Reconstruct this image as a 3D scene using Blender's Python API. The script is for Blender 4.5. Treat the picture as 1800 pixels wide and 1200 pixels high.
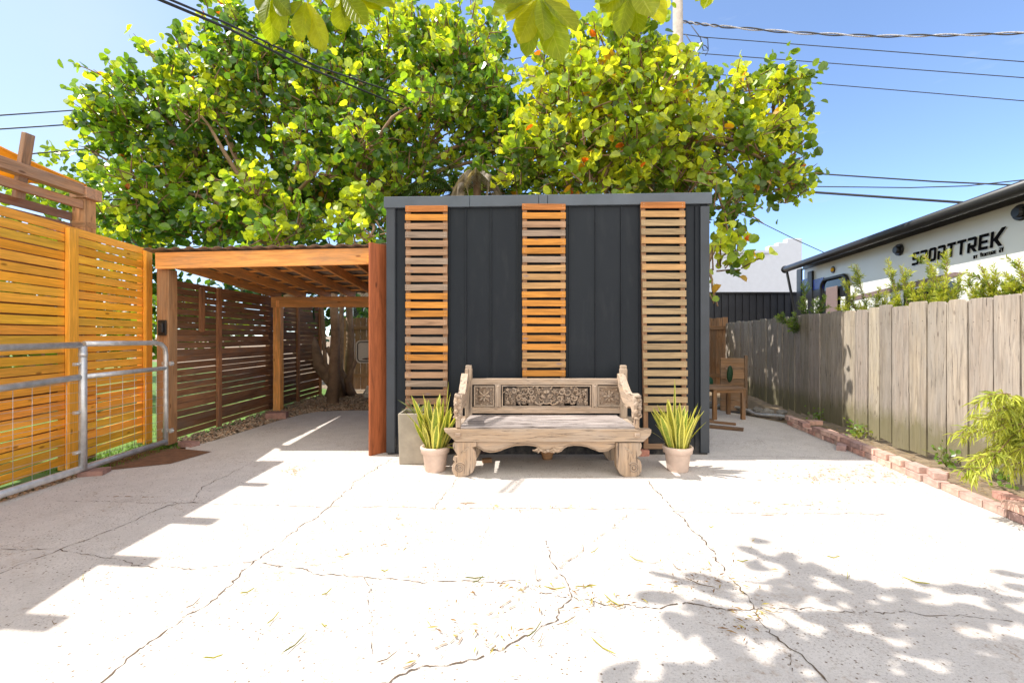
import bpy, math, random
from mathutils import Vector, Matrix, Euler
R = math.radians
rng = random.Random(7)
for o in list(bpy.data.objects): bpy.data.objects.remove(o)
S = bpy.context.scene
C = S.collection
# ---------------------------------------------------------------- camera
CAMH = 1.35; F = 800.0; HY = 590.0          # photo pixels (1800 x 1200)
cd = bpy.data.cameras.new('camera'); cam = bpy.data.objects.new('camera', cd); C.objects.link(cam)
cam.location = (0, 0, CAMH); cam.rotation_euler = (R(90), 0, 0)
cd.sensor_width = 36; cd.lens = 16.0; cd.shift_y = -10/1800; cd.clip_start = 0.05; cd.clip_end = 3000
S.camera = cam
# ---------------------------------------------------------------- sky, sun, exposure
SUN_EL, SUN_AZ = 54.0, 5.0                   # the sun stands left of the camera, a little beyond the shed
sdir = Vector((-math.cos(R(SUN_AZ))*math.cos(R(SUN_EL)), math.sin(R(SUN_AZ))*math.cos(R(SUN_EL)), math.sin(R(SUN_EL))))
W = bpy.data.worlds.new("World"); S.world = W; W.use_nodes = True
wn = W.node_tree; bg = wn.nodes['Background']
sky = wn.nodes.new('ShaderNodeTexSky'); sky.sky_type = 'NISHITA'; sky.sun_disc = False
sky.sun_elevation = R(SUN_EL); sky.sun_rotation = R(-(90-SUN_AZ)); sky.air_density = 1.0; sky.dust_density = 0.0; sky.ozone_density = 4.2
sky.altitude = 3000
# bright unseen cloud added behind the camera as fill for front faces, thin white haze lies towards the sun
def wnode(ty, **k):
    x = wn.nodes.new('ShaderNode'+ty)
    for a_, v_ in k.items(): setattr(x, a_, v_)
    return x
wtc = wnode('TexCoord'); wsep = wnode('SeparateXYZ'); wn.links.new(wtc.outputs['Generated'], wsep.inputs[0])
def mapr(sock, a0, a1, b0, b1):
    x = wnode('MapRange', interpolation_type='SMOOTHSTEP'); wn.links.new(sock, x.inputs[0])
    for i_, v_ in zip((1, 2, 3, 4), (a0, a1, b0, b1)): x.inputs[i_].default_value = v_
    return x.outputs[0]
def wmul(a_, b_):
    x = wnode('Math', operation='MULTIPLY'); wn.links.new(a_, x.inputs[0]); wn.links.new(b_, x.inputs[1]); return x.outputs[0]
wno = wnode('TexNoise'); wn.links.new(wtc.outputs['Generated'], wno.inputs[0]); wno.inputs['Scale'].default_value = 2.6; wno.inputs['Detail'].default_value = 7
back = wmul(mapr(wsep.outputs[1], -.02, -.35, 0, 1), mapr(wno.outputs[0], .36, .50, 0, 1))
left = wmul(mapr(wsep.outputs[0], -.0, -.8, .10, .75), mapr(wno.outputs[0], .25, .65, .75, 1.0))
wst = wnode('Mapping'); wn.links.new(wtc.outputs['Generated'], wst.inputs[0]); wst.inputs[3].default_value = (1.2, 1.2, 5.0); wst.inputs[2].default_value = (0, R(28), 0)
wn2 = wnode('TexNoise'); wn.links.new(wst.outputs[0], wn2.inputs[0]); wn2.inputs['Scale'].default_value = 3.2; wn2.inputs['Detail'].default_value = 8; wn2.inputs['Roughness'].default_value = .62
cir = mapr(wn2.outputs[0], .50, .80, 0, .38)
wmx = wnode('Math', operation='MAXIMUM'); wn.links.new(left, wmx.inputs[0]); wn.links.new(cir, wmx.inputs[1]); left = wmx.outputs[0]
m1 = wnode('Mix', data_type='RGBA'); wn.links.new(left, m1.inputs[0]); wn.links.new(sky.outputs[0], m1.inputs[6]); m1.inputs[7].default_value = (2.3, 2.65, 2.9, 1)
m2 = wnode('Mix', data_type='RGBA'); wn.links.new(back, m2.inputs[0]); wn.links.new(m1.outputs[2], m2.inputs[6]); m2.inputs[7].default_value = (7.4, 7.15, 6.7, 1)
wn.links.new(m2.outputs[2], bg.inputs[0]); bg.inputs[1].default_value = 0.12
sl = bpy.data.lights.new('sun', 'SUN'); so = bpy.data.objects.new('sun', sl); C.objects.link(so)
sl.energy = 2.5; sl.angle = R(0.5); sl.color = (1.0, 0.95, 0.87)
so.rotation_euler = sdir.to_track_quat('Z', 'Y').to_euler(); so.location = (-6, 1, 9)
S.view_settings.view_transform = 'Standard'; S.view_settings.look = 'None'; S.view_settings.exposure = 1.58; S.view_settings.gamma = 1
S.render.engine = 'CYCLES'
S.cycles.max_bounces = 8; S.cycles.diffuse_bounces = 5; S.cycles.transmission_bounces = 6; S.cycles.transparent_max_bounces = 8

# ---------------------------------------------------------------- measuring helpers
def P(px, py, Y): return Vector(((px-900)/F*Y, Y, CAMH-(py-HY)/F*Y))
def G(px, py, z=0.0):
    Y = F*(CAMH-z)/(py-HY); return Vector(((px-900)/F*Y, Y, z))

# ---------------------------------------------------------------- mesh builder
class MB:
    def __init__(s): s.v=[]; s.f=[]; s.gc=[]; s.tint=[]; s.mi=[]; s.sm=[]
    def face(s, idx, gcs, tint, mi=0, smooth=False):
        s.f.append(idx); s.gc.append(gcs); s.tint.append(tint); s.mi.append(mi); s.sm.append(smooth)
    def box(s, c, size, rot=None, tint=(1,1,1), mi=0, taper=None):
        c = Vector(c); hx,hy,hz = [d/2 for d in size]
        M = Euler(rot).to_matrix() if rot and not isinstance(rot, Matrix) else (rot or Matrix.Identity(3))
        ax = sorted(range(3), key=lambda i:-size[i])
        b = len(s.v); loc=[]
        off = (rng.uniform(0,40), rng.uniform(0,40), rng.uniform(0,40)); t=(tint[0],tint[1],tint[2],rng.random())
        for z in (-1,1):
            for y in (-1,1):
                for x in (-1,1):
                    l = Vector((x*hx,y*hy,z*hz))
                    if taper and z>0: l.x*=taper; l.y*=taper
                    loc.append(l); s.v.append(c+M@l)
        for q in ((0,2,3,1),(4,5,7,6),(0,1,5,4),(2,6,7,3),(0,4,6,2),(1,3,7,5)):
            s.face([b+i for i in q], [(loc[i][ax[0]]+off[0], loc[i][ax[1]]+off[1], loc[i][ax[2]]+off[2]) for i in q], t, mi)
    def beam(s, p0, p1, w, t, side=(0,0,1), tint=(1,1,1), mi=0):
        """board from p0 to p1; w = size along `side`, t = size across"""
        p0=Vector(p0); p1=Vector(p1); d=(p1-p0); L=d.length; d.normalize()
        u=Vector(side); u=(u-d*u.dot(d)).normalized(); n=d.cross(u)
        M=Matrix((d,u,n)).transposed()
        s.box((p0+p1)/2,(L,w,t),M,tint,mi)
    def tube(s, pts, rad, n=8, tint=(1,1,1), mi=0, cap=True, smooth=True, sq=1.0):
        pts=[Vector(p) for p in pts]
        if not hasattr(rad,'__len__'): rad=[rad]*len(pts)
        b=len(s.v); up=Vector((0,0,1)); L=0; off=rng.uniform(0,30); t=(tint[0],tint[1],tint[2],rng.random())
        d0=(pts[1]-pts[0]).normalized(); u=up if abs(d0.z)<.9 else Vector((1,0,0)); Ls=[]
        for i,p in enumerate(pts):
            d=(pts[min(i+1,len(pts)-1)]-pts[max(i-1,0)]).normalized()
            u=(u-d*u.dot(d)); 
            if u.length<1e-5: u=Vector((1,0,0))-d*d.x
            u.normalize(); w=d.cross(u)
            if i: L+=(p-pts[i-1]).length
            Ls.append(L)
            for k in range(n):
                a=2*math.pi*k/n; s.v.append(p+rad[i]*(u*math.cos(a)+w*math.sin(a)*sq))
        for i in range(len(pts)-1):
            for k in range(n):
                k2=(k+1)%n; r=rad[i]
                g=lambda ii,kk:(Ls[ii]+off, math.cos(2*math.pi*kk/n)*r+off, math.sin(2*math.pi*kk/n)*r)
                s.face([b+i*n+k,b+i*n+k2,b+(i+1)*n+k2,b+(i+1)*n+k],[g(i,k),g(i,k2),g(i+1,k2),g(i+1,k)],t,mi,smooth)
        if cap:
            for i,rev in ((0,True),(len(pts)-1,False)):
                idx=[b+i*n+k for k in range(n)]
                if rev: idx=idx[::-1]
                s.face(idx,[(off,s.v[j].x,s.v[j].z) for j in idx],t,mi)
    def lathe(s, prof, c, n=24, tint=(1,1,1), mi=0):
        c=Vector(c); b=len(s.v); t=(tint[0],tint[1],tint[2],rng.random())
        for r,z in prof:
            for k in range(n):
                a=2*math.pi*k/n; s.v.append(c+Vector((r*math.cos(a),r*math.sin(a),z)))
        for i in range(len(prof)-1):
            for k in range(n):
                k2=(k+1)%n; q=[b+i*n+k,b+i*n+k2,b+(i+1)*n+k2,b+(i+1)*n+k]
                s.face(q,[tuple(s.v[j]-c) for j in q],t,mi,True)
    def prism(s, outline, org, ux, uy, th, tint=(1,1,1), mi=0, vert=False):
        """closed 2D outline extruded by th along ux x uy (both ways)"""
        org=Vector(org); ux=Vector(ux); uy=Vector(uy); n=ux.cross(uy); b=len(s.v); N=len(outline)
        off=rng.uniform(0,30); t=(tint[0],tint[1],tint[2],rng.random())
        area=sum(outline[i][0]*outline[(i+1)%N][1]-outline[(i+1)%N][0]*outline[i][1] for i in range(N))
        if area<0: outline=outline[::-1]
        for sgn in (-.5,.5):
            for (x,y) in outline: s.v.append(org+ux*x+uy*y+n*th*sgn)
        g=[((y+off,x+off,0) if vert else (x+off,y+off,0)) for x,y in outline]
        from mathutils.geometry import tessellate_polygon
        for tri in tessellate_polygon([[Vector((x,y,0)) for x,y in outline]]):
            a,b2,c2=tri
            A=(outline[b2][0]-outline[a][0])*(outline[c2][1]-outline[a][1])-(outline[c2][0]-outline[a][0])*(outline[b2][1]-outline[a][1])
            if A<0: b2,c2=c2,b2
            s.face([b+N+a,b+N+b2,b+N+c2],[g[a],g[b2],g[c2]],t,mi)
            s.face([b+a,b+c2,b+b2],[g[a],g[c2],g[b2]],t,mi)
        for i in range(N):
            j=(i+1)%N; q=[b+i,b+j,b+N+j,b+N+i]
            s.face(q,[g[i],g[j],(g[j][0],g[j][1],th),(g[i][0],g[i][1],th)],t,mi)
    def blob(s, c, r, rot=None, tint=(1,1,1), mi=0, nu=8, nv=6, jit=0.0, seed=None):
        c=Vector(c); M=Euler(rot).to_matrix() if rot else Matrix.Identity(3); b=len(s.v); rr=rng if seed is None else random.Random(seed)
        t=(tint[0],tint[1],tint[2],rng.random()); r=r if hasattr(r,'__len__') else (r,r,r)
        pts=[Vector((0,0,-r[2]))]
        for i in range(1,nv):
            a=math.pi*i/nv-math.pi/2
            for k in range(nu):
                q=2*math.pi*k/nu; j=1+rr.uniform(-jit,jit)
                pts.append(Vector((r[0]*math.cos(a)*math.cos(q)*j,r[1]*math.cos(a)*math.sin(q)*j,r[2]*math.sin(a)*j)))
        pts.append(Vector((0,0,r[2])))
        for p in pts: s.v.append(c+M@p)
        def ad(idx): s.face([b+i for i in idx],[tuple(pts[i]*1.0+Vector((t[3]*9,0,0))) for i in idx],t,mi,jit<.12)
        for k in range(nu):
            k2=(k+1)%nu; ad((0,1+k2,1+k)); last=1+(nv-2)*nu; ad((last+k,last+k2,len(pts)-1))
            for i in range(nv-2): ad((1+i*nu+k,1+i*nu+k2,1+(i+1)*nu+k2,1+(i+1)*nu+k))
    def build(s, name, mats, parent=None, org=None, bevel=0.0, seg=1):
        me=bpy.data.meshes.new(name)
        if parent is not None:
            root=parent
            o0=Vector((0,0,0))
            while root is not None: o0+=Vector(root.location); root=root.parent
        else: o0=Vector(org) if org is not None else Vector((0,0,0))
        me.from_pydata([tuple(Vector(v)-o0) for v in s.v],[],s.f)
        if not isinstance(mats,(list,tuple)): mats=[mats]
        for m in mats: me.materials.append(m)
        me.polygons.foreach_set('material_index', s.mi); me.polygons.foreach_set('use_smooth', s.sm)
        a=me.attributes.new('gc','FLOAT_VECTOR','CORNER'); a.data.foreach_set('vector',[x for g in s.gc for p in g for x in p])
        a=me.attributes.new('tint','FLOAT_COLOR','CORNER'); fl=[]
        for f,t in zip(s.f,s.tint): fl.extend(list(t)*len(f))
        a.data.foreach_set('color',fl)
        me.update()
        o=bpy.data.objects.new(name,me); C.objects.link(o)
        if parent is not None: o.parent=parent
        else: o.location=o0
        if bevel>0:
            m=o.modifiers.new('bevel','BEVEL'); m.width=bevel; m.segments=seg; m.limit_method='ANGLE'; m.angle_limit=R(40)
        return o

def ordn(i): return ['first','second','third','fourth','fifth','sixth','seventh','eighth','ninth','tenth','eleventh','twelfth','thirteenth','fourteenth','fifteenth','sixteenth','seventeenth','eighteenth','nineteenth','twentieth'][i]
def tag(o, label, cat, group=None):
    o['label']=label; o['category']=cat
    if group: o['group']=group
    return o
def thing(name, label, cat, loc=(0,0,0), group=None):
    o=bpy.data.objects.new(name,None); C.objects.link(o); o.location=loc; o.empty_display_size=.2
    return tag(o,label,cat,group)
def struct(o, kind='structure'): o['kind']=kind; return o
def copy_tree(o, parent=None):
    c=o.copy(); C.objects.link(c); c.parent=parent
    for ch in list(o.children): copy_tree(ch,c)
    return c

# ---------------------------------------------------------------- materials
class NT:
    def __init__(s,name):
        s.m=bpy.data.materials.new(name); s.m.use_nodes=True; s.t=s.m.node_tree; s.b=s.t.nodes['Principled BSDF']; s.out=s.t.nodes['Material Output']
    def n(s,ty,**k):
        x=s.t.nodes.new('ShaderNode'+ty)
        for a,v in k.items(): setattr(x,a,v)
        return x
    def set(s,sock,v):
        if hasattr(v,'links') or isinstance(v,bpy.types.NodeSocket): s.t.links.new(v,sock)
        else: sock.default_value=v
    def attr(s,name): return s.n('Attribute',attribute_name=name)
    def mapv(s,vec,scale):
        x=s.n('Mapping'); s.set(x.inputs[0],vec); x.inputs[3].default_value=scale; return x.outputs[0]
    def noise(s,vec,scale,detail=4,rough=.55,dist=0):
        x=s.n('TexNoise'); s.set(x.inputs['Vector'],vec); x.inputs['Scale'].default_value=scale; x.inputs['Detail'].default_value=detail
        x.inputs['Roughness'].default_value=rough; x.inputs['Distortion'].default_value=dist; return x.outputs[0]
    def voro(s,vec,scale,feat='F1'):
        x=s.n('TexVoronoi',feature=feat); s.set(x.inputs['Vector'],vec); x.inputs['Scale'].default_value=scale; return x.outputs[0]
    def ramp(s,fac,stops):
        x=s.n('ValToRGB'); s.set(x.inputs[0],fac); e=x.color_ramp.elements
        while len(e)<len(stops): e.new(.5)
        for i,(p,c) in enumerate(stops):
            e[i].position=p; e[i].color=(c,c,c,1) if not hasattr(c,'__len__') else (*c,1)
        return x.outputs[0]
    def mix(s,fac,a,b,mode='MIX'):
        x=s.n('Mix',data_type='RGBA',blend_type=mode); s.set(x.inputs[0],fac)
        for sk,v in ((x.inputs[6],a),(x.inputs[7],b)):
            if isinstance(v,tuple): v=(*v[:3],1)
            s.set(sk,v)
        return x.outputs[2]
    def math(s,op,a,b=0.0):
        x=s.n('Math',operation=op); s.set(x.inputs[0],a); s.set(x.inputs[1],b); return x.outputs[0]
    def bump(s,h,strength=.3,dist=.01):
        x=s.n('Bump'); x.inputs['Strength'].default_value=strength; x.inputs['Distance'].default_value=dist; s.set(x.inputs['Height'],h)
        s.t.links.new(x.outputs[0],s.b.inputs['Normal']); return x.outputs[0]
    def base(s,c,rough=.6,metal=0.0,spec=None):
        if isinstance(c,tuple): c=(*c[:3],1)
        s.set(s.b.inputs['Base Color'],c); s.set(s.b.inputs['Roughness'],rough); s.b.inputs['Metallic'].default_value=metal
        if spec is not None: s.b.inputs['Specular IOR Level'].default_value=spec

def wood(name, col, dark=.55, rough=.7, knots=True, weather=0.0, cracks=0.0, fiber=1.0, spec=.3, grey=(.38,.36,.34)):
    k=NT(name); gc=k.attr('gc').outputs['Vector']; ti=k.attr('tint')
    g1=k.noise(k.mapv(gc,(1.0,11,11)),2.2,5,.6,.9)
    g2=k.noise(k.mapv(gc,(2.0,90,90)),2.0,3,.6)
    c=k.mix(1.0,(*col,1),ti.outputs['Color'],'MULTIPLY')
    c=k.mix(1.0,c,k.ramp(g1,[(.3,dark),(.52,.95),(.72,1.2)]),'MULTIPLY')
    c=k.mix(1.0,c,k.ramp(g2,[(.3,.78),(.6,1.08)]),'MULTIPLY')
    bri=k.math('ADD',k.math('MULTIPLY',ti.outputs['Alpha'],.34),.83)
    x=k.n('Combine' 'XYZ'); 
    for i in range(3): k.set(x.inputs[i],bri)
    c=k.mix(1.0,c,x.outputs[0],'MULTIPLY')
    if weather>0:
        w=k.ramp(k.noise(k.mapv(gc,(1.2,5,5)),1.6,5,.65),[(.5-weather*.3,0.0),(.75,1.0)])
        c=k.mix(k.math('MULTIPLY',w,.75),c,(*grey,1))
    if knots:
        kn=k.ramp(k.voro(k.mapv(gc,(2.6,7.5,7.5)),1.0),[(.0,1.0),(.06,.9),(.11,0.0)])
        c=k.mix(k.math('MULTIPLY',kn,.8),c,(col[0]*.22,col[1]*.16,col[2]*.16,1))
    if cracks>0:
        cr=k.ramp(k.noise(k.mapv(gc,(1.6,32,32)),1.7,6,.7,.6),[(.60-.06*cracks,0.0),(.66-.04*cracks,1.0)])
        c=k.mix(k.math('MULTIPLY',cr,.85),c,(.06,.045,.04,1))
        k.bump(k.math('SUBTRACT',g2,k.math('MULTIPLY',cr,2.0)),.5,.006)
    else: k.bump(k.math('ADD',g1,g2),.25*fiber,.004)
    k.base(c,rough,0,spec); return k.m

M={}
M['yellow']=wood('golden stained pine',(.93,.44,.05),.80,.5,spec=.35)
M['brown']=wood('brown stained slats',(.27,.125,.058),.5,.75,weather=.15,grey=(.17,.13,.10))
M['orange']=wood('orange stained timber',(.86,.38,.11),.66,.6,weather=.10,grey=(.42,.24,.13))
M['post']=wood('weathered brown post',(.46,.23,.10),.5,.75,weather=.35,grey=(.31,.20,.12))
M['redwood']=wood('red brown stained board',(.33,.095,.035),.55,.5)
M['pergola']=wood('grey brown pergola timber',(.38,.20,.105),.5,.8,weather=.65,grey=(.25,.20,.175))
M['fence']=wood('silvered fence board',(.37,.31,.245),.60,.85,weather=.5,cracks=.25,grey=(.33,.30,.27))
M['fence_back']=wood('brown back fence board',(.30,.16,.08),.5,.85,weather=.3,grey=(.2,.15,.11))
M['slat']=wood('trellis slat',(1,1,1),.62,.65,weather=0)
M['teak']=wood('weathered teak',(.46,.33,.225),.62,.8,weather=.8,cracks=.6,grey=(.39,.335,.29))
M['teak_seat']=wood('silvered teak seat',(.36,.30,.27),.40,.85,weather=.9,cracks=1.5,grey=(.42,.38,.37))
M['table']=wood('rough pallet wood',(.25,.14,.07),.55,.85,weather=.3,grey=(.22,.17,.13))

def fence_stain(m):
    k=NT.__new__(NT); k.m=m; k.t=m.node_tree; k.b=k.t.nodes['Principled BSDF']; k.out=k.t.nodes['Material Output']
    src=k.b.inputs['Base Color'].links[0].from_socket; tc=k.n('TexCoord').outputs['Object']; sp=k.n('SeparateXYZ'); k.set(sp.inputs[0],tc)
    h=k.math('ADD',sp.outputs[2],k.math('MULTIPLY',k.noise(k.mapv(tc,(3,3,1)),2.5,5,.7),-.55))
    c=k.mix(k.math('MULTIPLY',k.ramp(h,[(.0,1.0),(.22,0.0)]),.75),src,(.15,.135,.06,1))
    st=k.math('MULTIPLY',k.ramp(k.noise(k.mapv(tc,(5,5,.5)),2.2,6,.7),[(.50,0.0),(.68,1.0)]),.45)
    c=k.mix(st,c,(.17,.135,.11,1)); k.set(k.b.inputs['Base Color'],c)
fence_stain(M['fence'])
def simple(name,c,rough=.6,metal=0.0,nscale=8,var=.15,spec=None,bump=0.0,bd=.002):
    k=NT(name); tc=k.n('TexCoord').outputs['Object']; nz=k.noise(tc,nscale,5,.6)
    col=k.mix(1.0,(*c,1),k.ramp(nz,[(.25,1-var),(.75,1+var)]),'MULTIPLY')
    col=k.mix(1.0,col,k.attr('tint').outputs['Color'],'MULTIPLY')
    k.base(col,rough,metal,spec)
    if bump>0: k.bump(k.noise(tc,nscale*6,4,.6),bump,bd)
    return k.m
def metal_panel():
    k=NT('charcoal sheet metal'); tc=k.n('TexCoord').outputs['Object']
    n1=k.noise(k.mapv(tc,(1,1,.35)),1.3,4,.5); sp=k.noise(tc,60,3,.7); sm=k.noise(k.mapv(tc,(3,3,.7)),3,6,.65)
    c=k.ramp(n1,[(.3,(.0125,.0155,.021)),(.7,(.019,.0235,.030))])
    c=k.mix(k.math('MULTIPLY',k.ramp(sm,[(.52,0.0),(.8,1.0)]),.22),c,(.075,.078,.082,1))
    c=k.mix(k.ramp(sp,[(.74,0.0),(.80,.35)]),c,(.14,.14,.14,1))
    # splash dirt at the wall foot
    s=k.n('SeparateXYZ'); k.set(s.inputs[0],tc)
    d=k.math('MULTIPLY',k.ramp(s.outputs[2],[(.0,1.0),(.22,0.0)]),k.ramp(k.noise(tc,9,5,.7),[(.35,0.0),(.7,.8)]))
    c=k.mix(d,c,(.16,.14,.12,1))
    k.base(c,k.ramp(sm,[(.3,.38),(.7,.52)]),0,.16); k.bump(k.noise(k.mapv(tc,(1,1,.25)),2.2,2,.5),.3,.02); return k.m
M['metal']=metal_panel()
M['captrim']=simple('blue grey cap metal',(.075,.092,.115),.42,0,3,.2)
M['trim']=simple('charcoal trim metal',(.034,.041,.052),.5,0,3,.2)
M['galv']=simple('galvanised steel',(.62,.62,.62),.42,.6,14,.25,bump=.05)
M['black']=simple('black plastic',(.012,.012,.013),.35,0,20,.2)
M['letter']=simple('matt black lettering',(.006,.006,.007),.85,0,20,.2,spec=.08)
M['darkframe']=simple('black painted metal',(.02,.02,.022),.4,0,20,.2)
M['terracotta']=simple('sun bleached terracotta',(.60,.46,.38),.85,0,9,.16,bump=.15)
M['planter']=simple('cast concrete planter',(.35,.305,.245),.9,0,7,.22,bump=.25)
M['soil']=simple('potting soil',(.055,.035,.022),.95,0,30,.5,bump=.6,bd=.01)
M['brick']=simple('red brick',(.46,.31,.26),.9,0,16,.35,bump=.35,bd=.004)
M['rock']=simple('stone',(.38,.35,.31),.9,0,12,.3,bump=.4,bd=.01)
M['white']=simple('white painted stucco',(.50,.54,.63),.85,0,4,.05,bump=.3,bd=.01)
M['rvwhite']=simple('white fibreglass side',(.78,.79,.74),.25,0,1.2,.03)
M['rvtrim']=simple('beige awning fabric',(.55,.52,.44),.6,0,3,.06)
M['glass']=simple('dark tinted glass',(.02,.022,.025),.06,0,2,.1)
M['screen']=simple('brown door screen',(.20,.14,.13),.7,0,40,.2)
M['blue']=simple('blue tarp reflection',(.02,.035,.33),.25,0,3,.15)
M['amber']=simple('amber marker lens',(.95,.52,.01),.15,0,3,.05)
M['wire']=simple('black cable',(.03,.03,.035),.6,0,3,.1)
M['wire_grey']=simple('twisted grey cable',(.16,.16,.17),.6,0,25,.6)
M['pole']=simple('grey weathered pole wood',(.33,.29,.25),.9,0,6,.25,bump=.4,bd=.01)
M['bark']=simple('sea grape bark',(.27,.17,.105),.9,0,5,.45,bump=.7,bd=.02)
M['twigbark']=simple('young twig bark',(.22,.13,.075),.85,0,9,.3,bump=.3)
M['roofsheet']=simple('weathered roof sheet',(.26,.20,.15),.8,0,4,.3)
M['darkcladding']=simple('black ribbed cladding',(.022,.024,.033),.5,0,4,.2)
M['backboard']=simple('translucent grey backboard',(.50,.46,.40),.4,0,3,.08)
M['binplastic']=simple('grey green plastic',(.12,.15,.13),.5,0,4,.1)
M['shell']=simple('pale shell',(.62,.55,.47),.5,0,20,.25,bump=.2)

def sail_mat():
    k=NT('yellow shade cloth'); tc=k.n('TexCoord').outputs['Object']
    c=k.mix(1.0,(.80,.42,.06,1),k.ramp(k.noise(tc,3,3),[(.3,.85),(.7,1.1)]),'MULTIPLY')
    k.base(c,.85); tr=k.n('BsdfTranslucent'); k.set(tr.inputs[0],c); mx=k.n('MixShader'); mx.inputs[0].default_value=.6
    k.t.links.new(k.b.outputs[0],mx.inputs[1]); k.t.links.new(tr.outputs[0],mx.inputs[2]); k.t.links.new(mx.outputs[0],k.out.inputs[0]); return k.m
M['sail']=sail_mat()
def leaf_mat(name, tr=.45, rough=.4, spec=.5, trmul=(1.5,1.35,.5), veins=False, bands=False):
    k=NT(name); ti=k.attr('tint'); gc=k.attr('gc').outputs['Vector']
    c=ti.outputs['Color']
    tc=k.n('TexCoord').outputs['Object']
    c=k.mix(1.0,c,k.ramp(k.noise(tc,22,3,.6),[(.3,.82),(.7,1.15)]),'MULTIPLY')
    sx=k.n('SeparateXYZ'); k.set(sx.inputs[0],gc); u=k.math('ABSOLUTE',sx.outputs[0]); v=sx.outputs[1]
    if veins:
        # side veins run from the midrib forward to the margin
        w=k.math('ADD',v,k.math('MULTIPLY',u,-.22))
        fr=k.math('ABSOLUTE',k.math('SUBTRACT',k.math('FRACT',k.math('MULTIPLY',w,9.0)),.5))
        vn=k.math('MAXIMUM',k.ramp(fr,[(.0,1.0),(.045,.6),(.09,0.0)]),k.ramp(u,[(.0,1.0),(.02,1.0),(.045,0.0)]))
        c=k.mix(k.math('MULTIPLY',vn,.35),c,(.42,.48,.12,1))
        k.bump(vn,.4,.003)
    if bands:
        ed=k.ramp(k.math('ADD',u,k.math('MULTIPLY',k.noise(k.mapv(gc,(2,9,1)),3,3),.18)),[(.62,0.0),(.72,1.0)])
        bn=k.ramp(k.noise(k.mapv(gc,(1.2,16,1)),2.2,3,.6),[(.42,.60),(.6,1.25)])
        c=k.mix(1.0,c,bn,'MULTIPLY')
        c=k.mix(ed,c,(.66,.62,.14,1))
    k.base(c,rough,0,spec)
    t=k.n('BsdfTranslucent'); k.set(t.inputs[0],k.mix(1.0,c,(*trmul,1),'MULTIPLY')); mx=k.n('MixShader'); mx.inputs[0].default_value=tr
    k.t.links.new(k.b.outputs[0],mx.inputs[1]); k.t.links.new(t.outputs[0],mx.inputs[2]); k.t.links.new(mx.outputs[0],k.out.inputs[0]); return k.m
M['leaf']=leaf_mat('sea grape leaf',.48,.30,.6,(2.3,1.9,.6))
M['bigleaf']=leaf_mat('broad almond leaf',.62,.4,.3,(2.5,2.1,.22),veins=True)
M['blade']=leaf_mat('variegated blade leaf',.25,.45,.4,(1.3,1.2,.5),bands=True)
M['needle']=leaf_mat('narrow leaf',.35,.5,.35)
def concrete_mat():
    k=NT('old pale concrete'); tc=k.n('TexCoord').outputs['Object']
    big=k.noise(tc,.55,5,.6); mid=k.noise(tc,5,6,.65); fine=k.noise(tc,120,3,.7)
    c=k.ramp(big,[(.3,(.53,.48,.435)),(.7,(.62,.57,.525))])
    c=k.mix(1.0,c,k.ramp(mid,[(.3,.90),(.7,1.07)]),'MULTIPLY'); c=k.mix(1.0,c,k.ramp(fine,[(.3,.86),(.6,1.05)]),'MULTIPLY')
    pit=k.math('MULTIPLY',k.ramp(k.voro(tc,30),[(.0,1.0),(.12,.9),(.19,0.0)]),k.ramp(k.noise(tc,3,4),[(.34,0.0),(.50,1.0)]))
    c=k.mix(pit,c,(.17,.125,.09,1))
    st=k.math('MULTIPLY',k.ramp(k.noise(tc,1.3,6,.75,.5),[(.50,0.0),(.66,.9)]),k.ramp(k.noise(tc,26,4,.75),[(.50,0.0),(.64,1.0)]))
    c=k.mix(k.math('MULTIPLY',st,.9),c,(.26,.15,.07,1))
    gr=k.math('MULTIPLY',k.ramp(k.noise(tc,70,3,.8),[(.55,0.0),(.63,.65)]),k.ramp(k.noise(tc,2.2,5,.7),[(.40,.2),(.60,1.0)])); c=k.mix(gr,c,(.14,.095,.06,1))
    k.base(c,.92,0,.2); k.bump(k.math('ADD',fine,k.math('MULTIPLY',mid,1.5)),.35,.006); return k.m
M['concrete']=concrete_mat()
def stain_mat():
    k=NT('brown stain on concrete'); tc=k.n('TexCoord').outputs['Object']
    c=k.mix(k.ramp(k.noise(tc,60,5,.7),[(.35,0.0),(.6,1.0)]),(.42,.34,.27,1),(.22,.15,.10,1)); k.base(c,.95,0,.1); return k.m
M['stain']=stain_mat()
M['crack']=simple('dirt filled crack',(.11,.075,.05),.98,0,20,.6)
M['earth']=simple('sandy soil with litter',(.22,.16,.10),.95,0,9,.45,bump=.5,bd=.02)
M['gravel']=simple('pea gravel',(.36,.27,.19),.85,0,3,.15)
M['grassg']=simple('lawn ground',(.10,.19,.03),.95,0,6,.4)
M['dirt']=simple('reddish brown dirt',(.16,.075,.035),.97,0,14,.4,bump=.6,bd=.01)

# ================================================================ SETTING: ground, concrete, gravel, lawn
mb=MB(); 
for (x0,y0,x1,y1) in ((-400,-60,400,900),):
    mb.v+= [Vector((x0,y0,-.03)),Vector((x1,y0,-.03)),Vector((x1,y1,-.03)),Vector((x0,y1,-.03))]
    mb.face([0,1,2,3],[(0,0,0)]*4,(1,1,1,.5))
struct(mb.build('ground',M['earth']))

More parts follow.
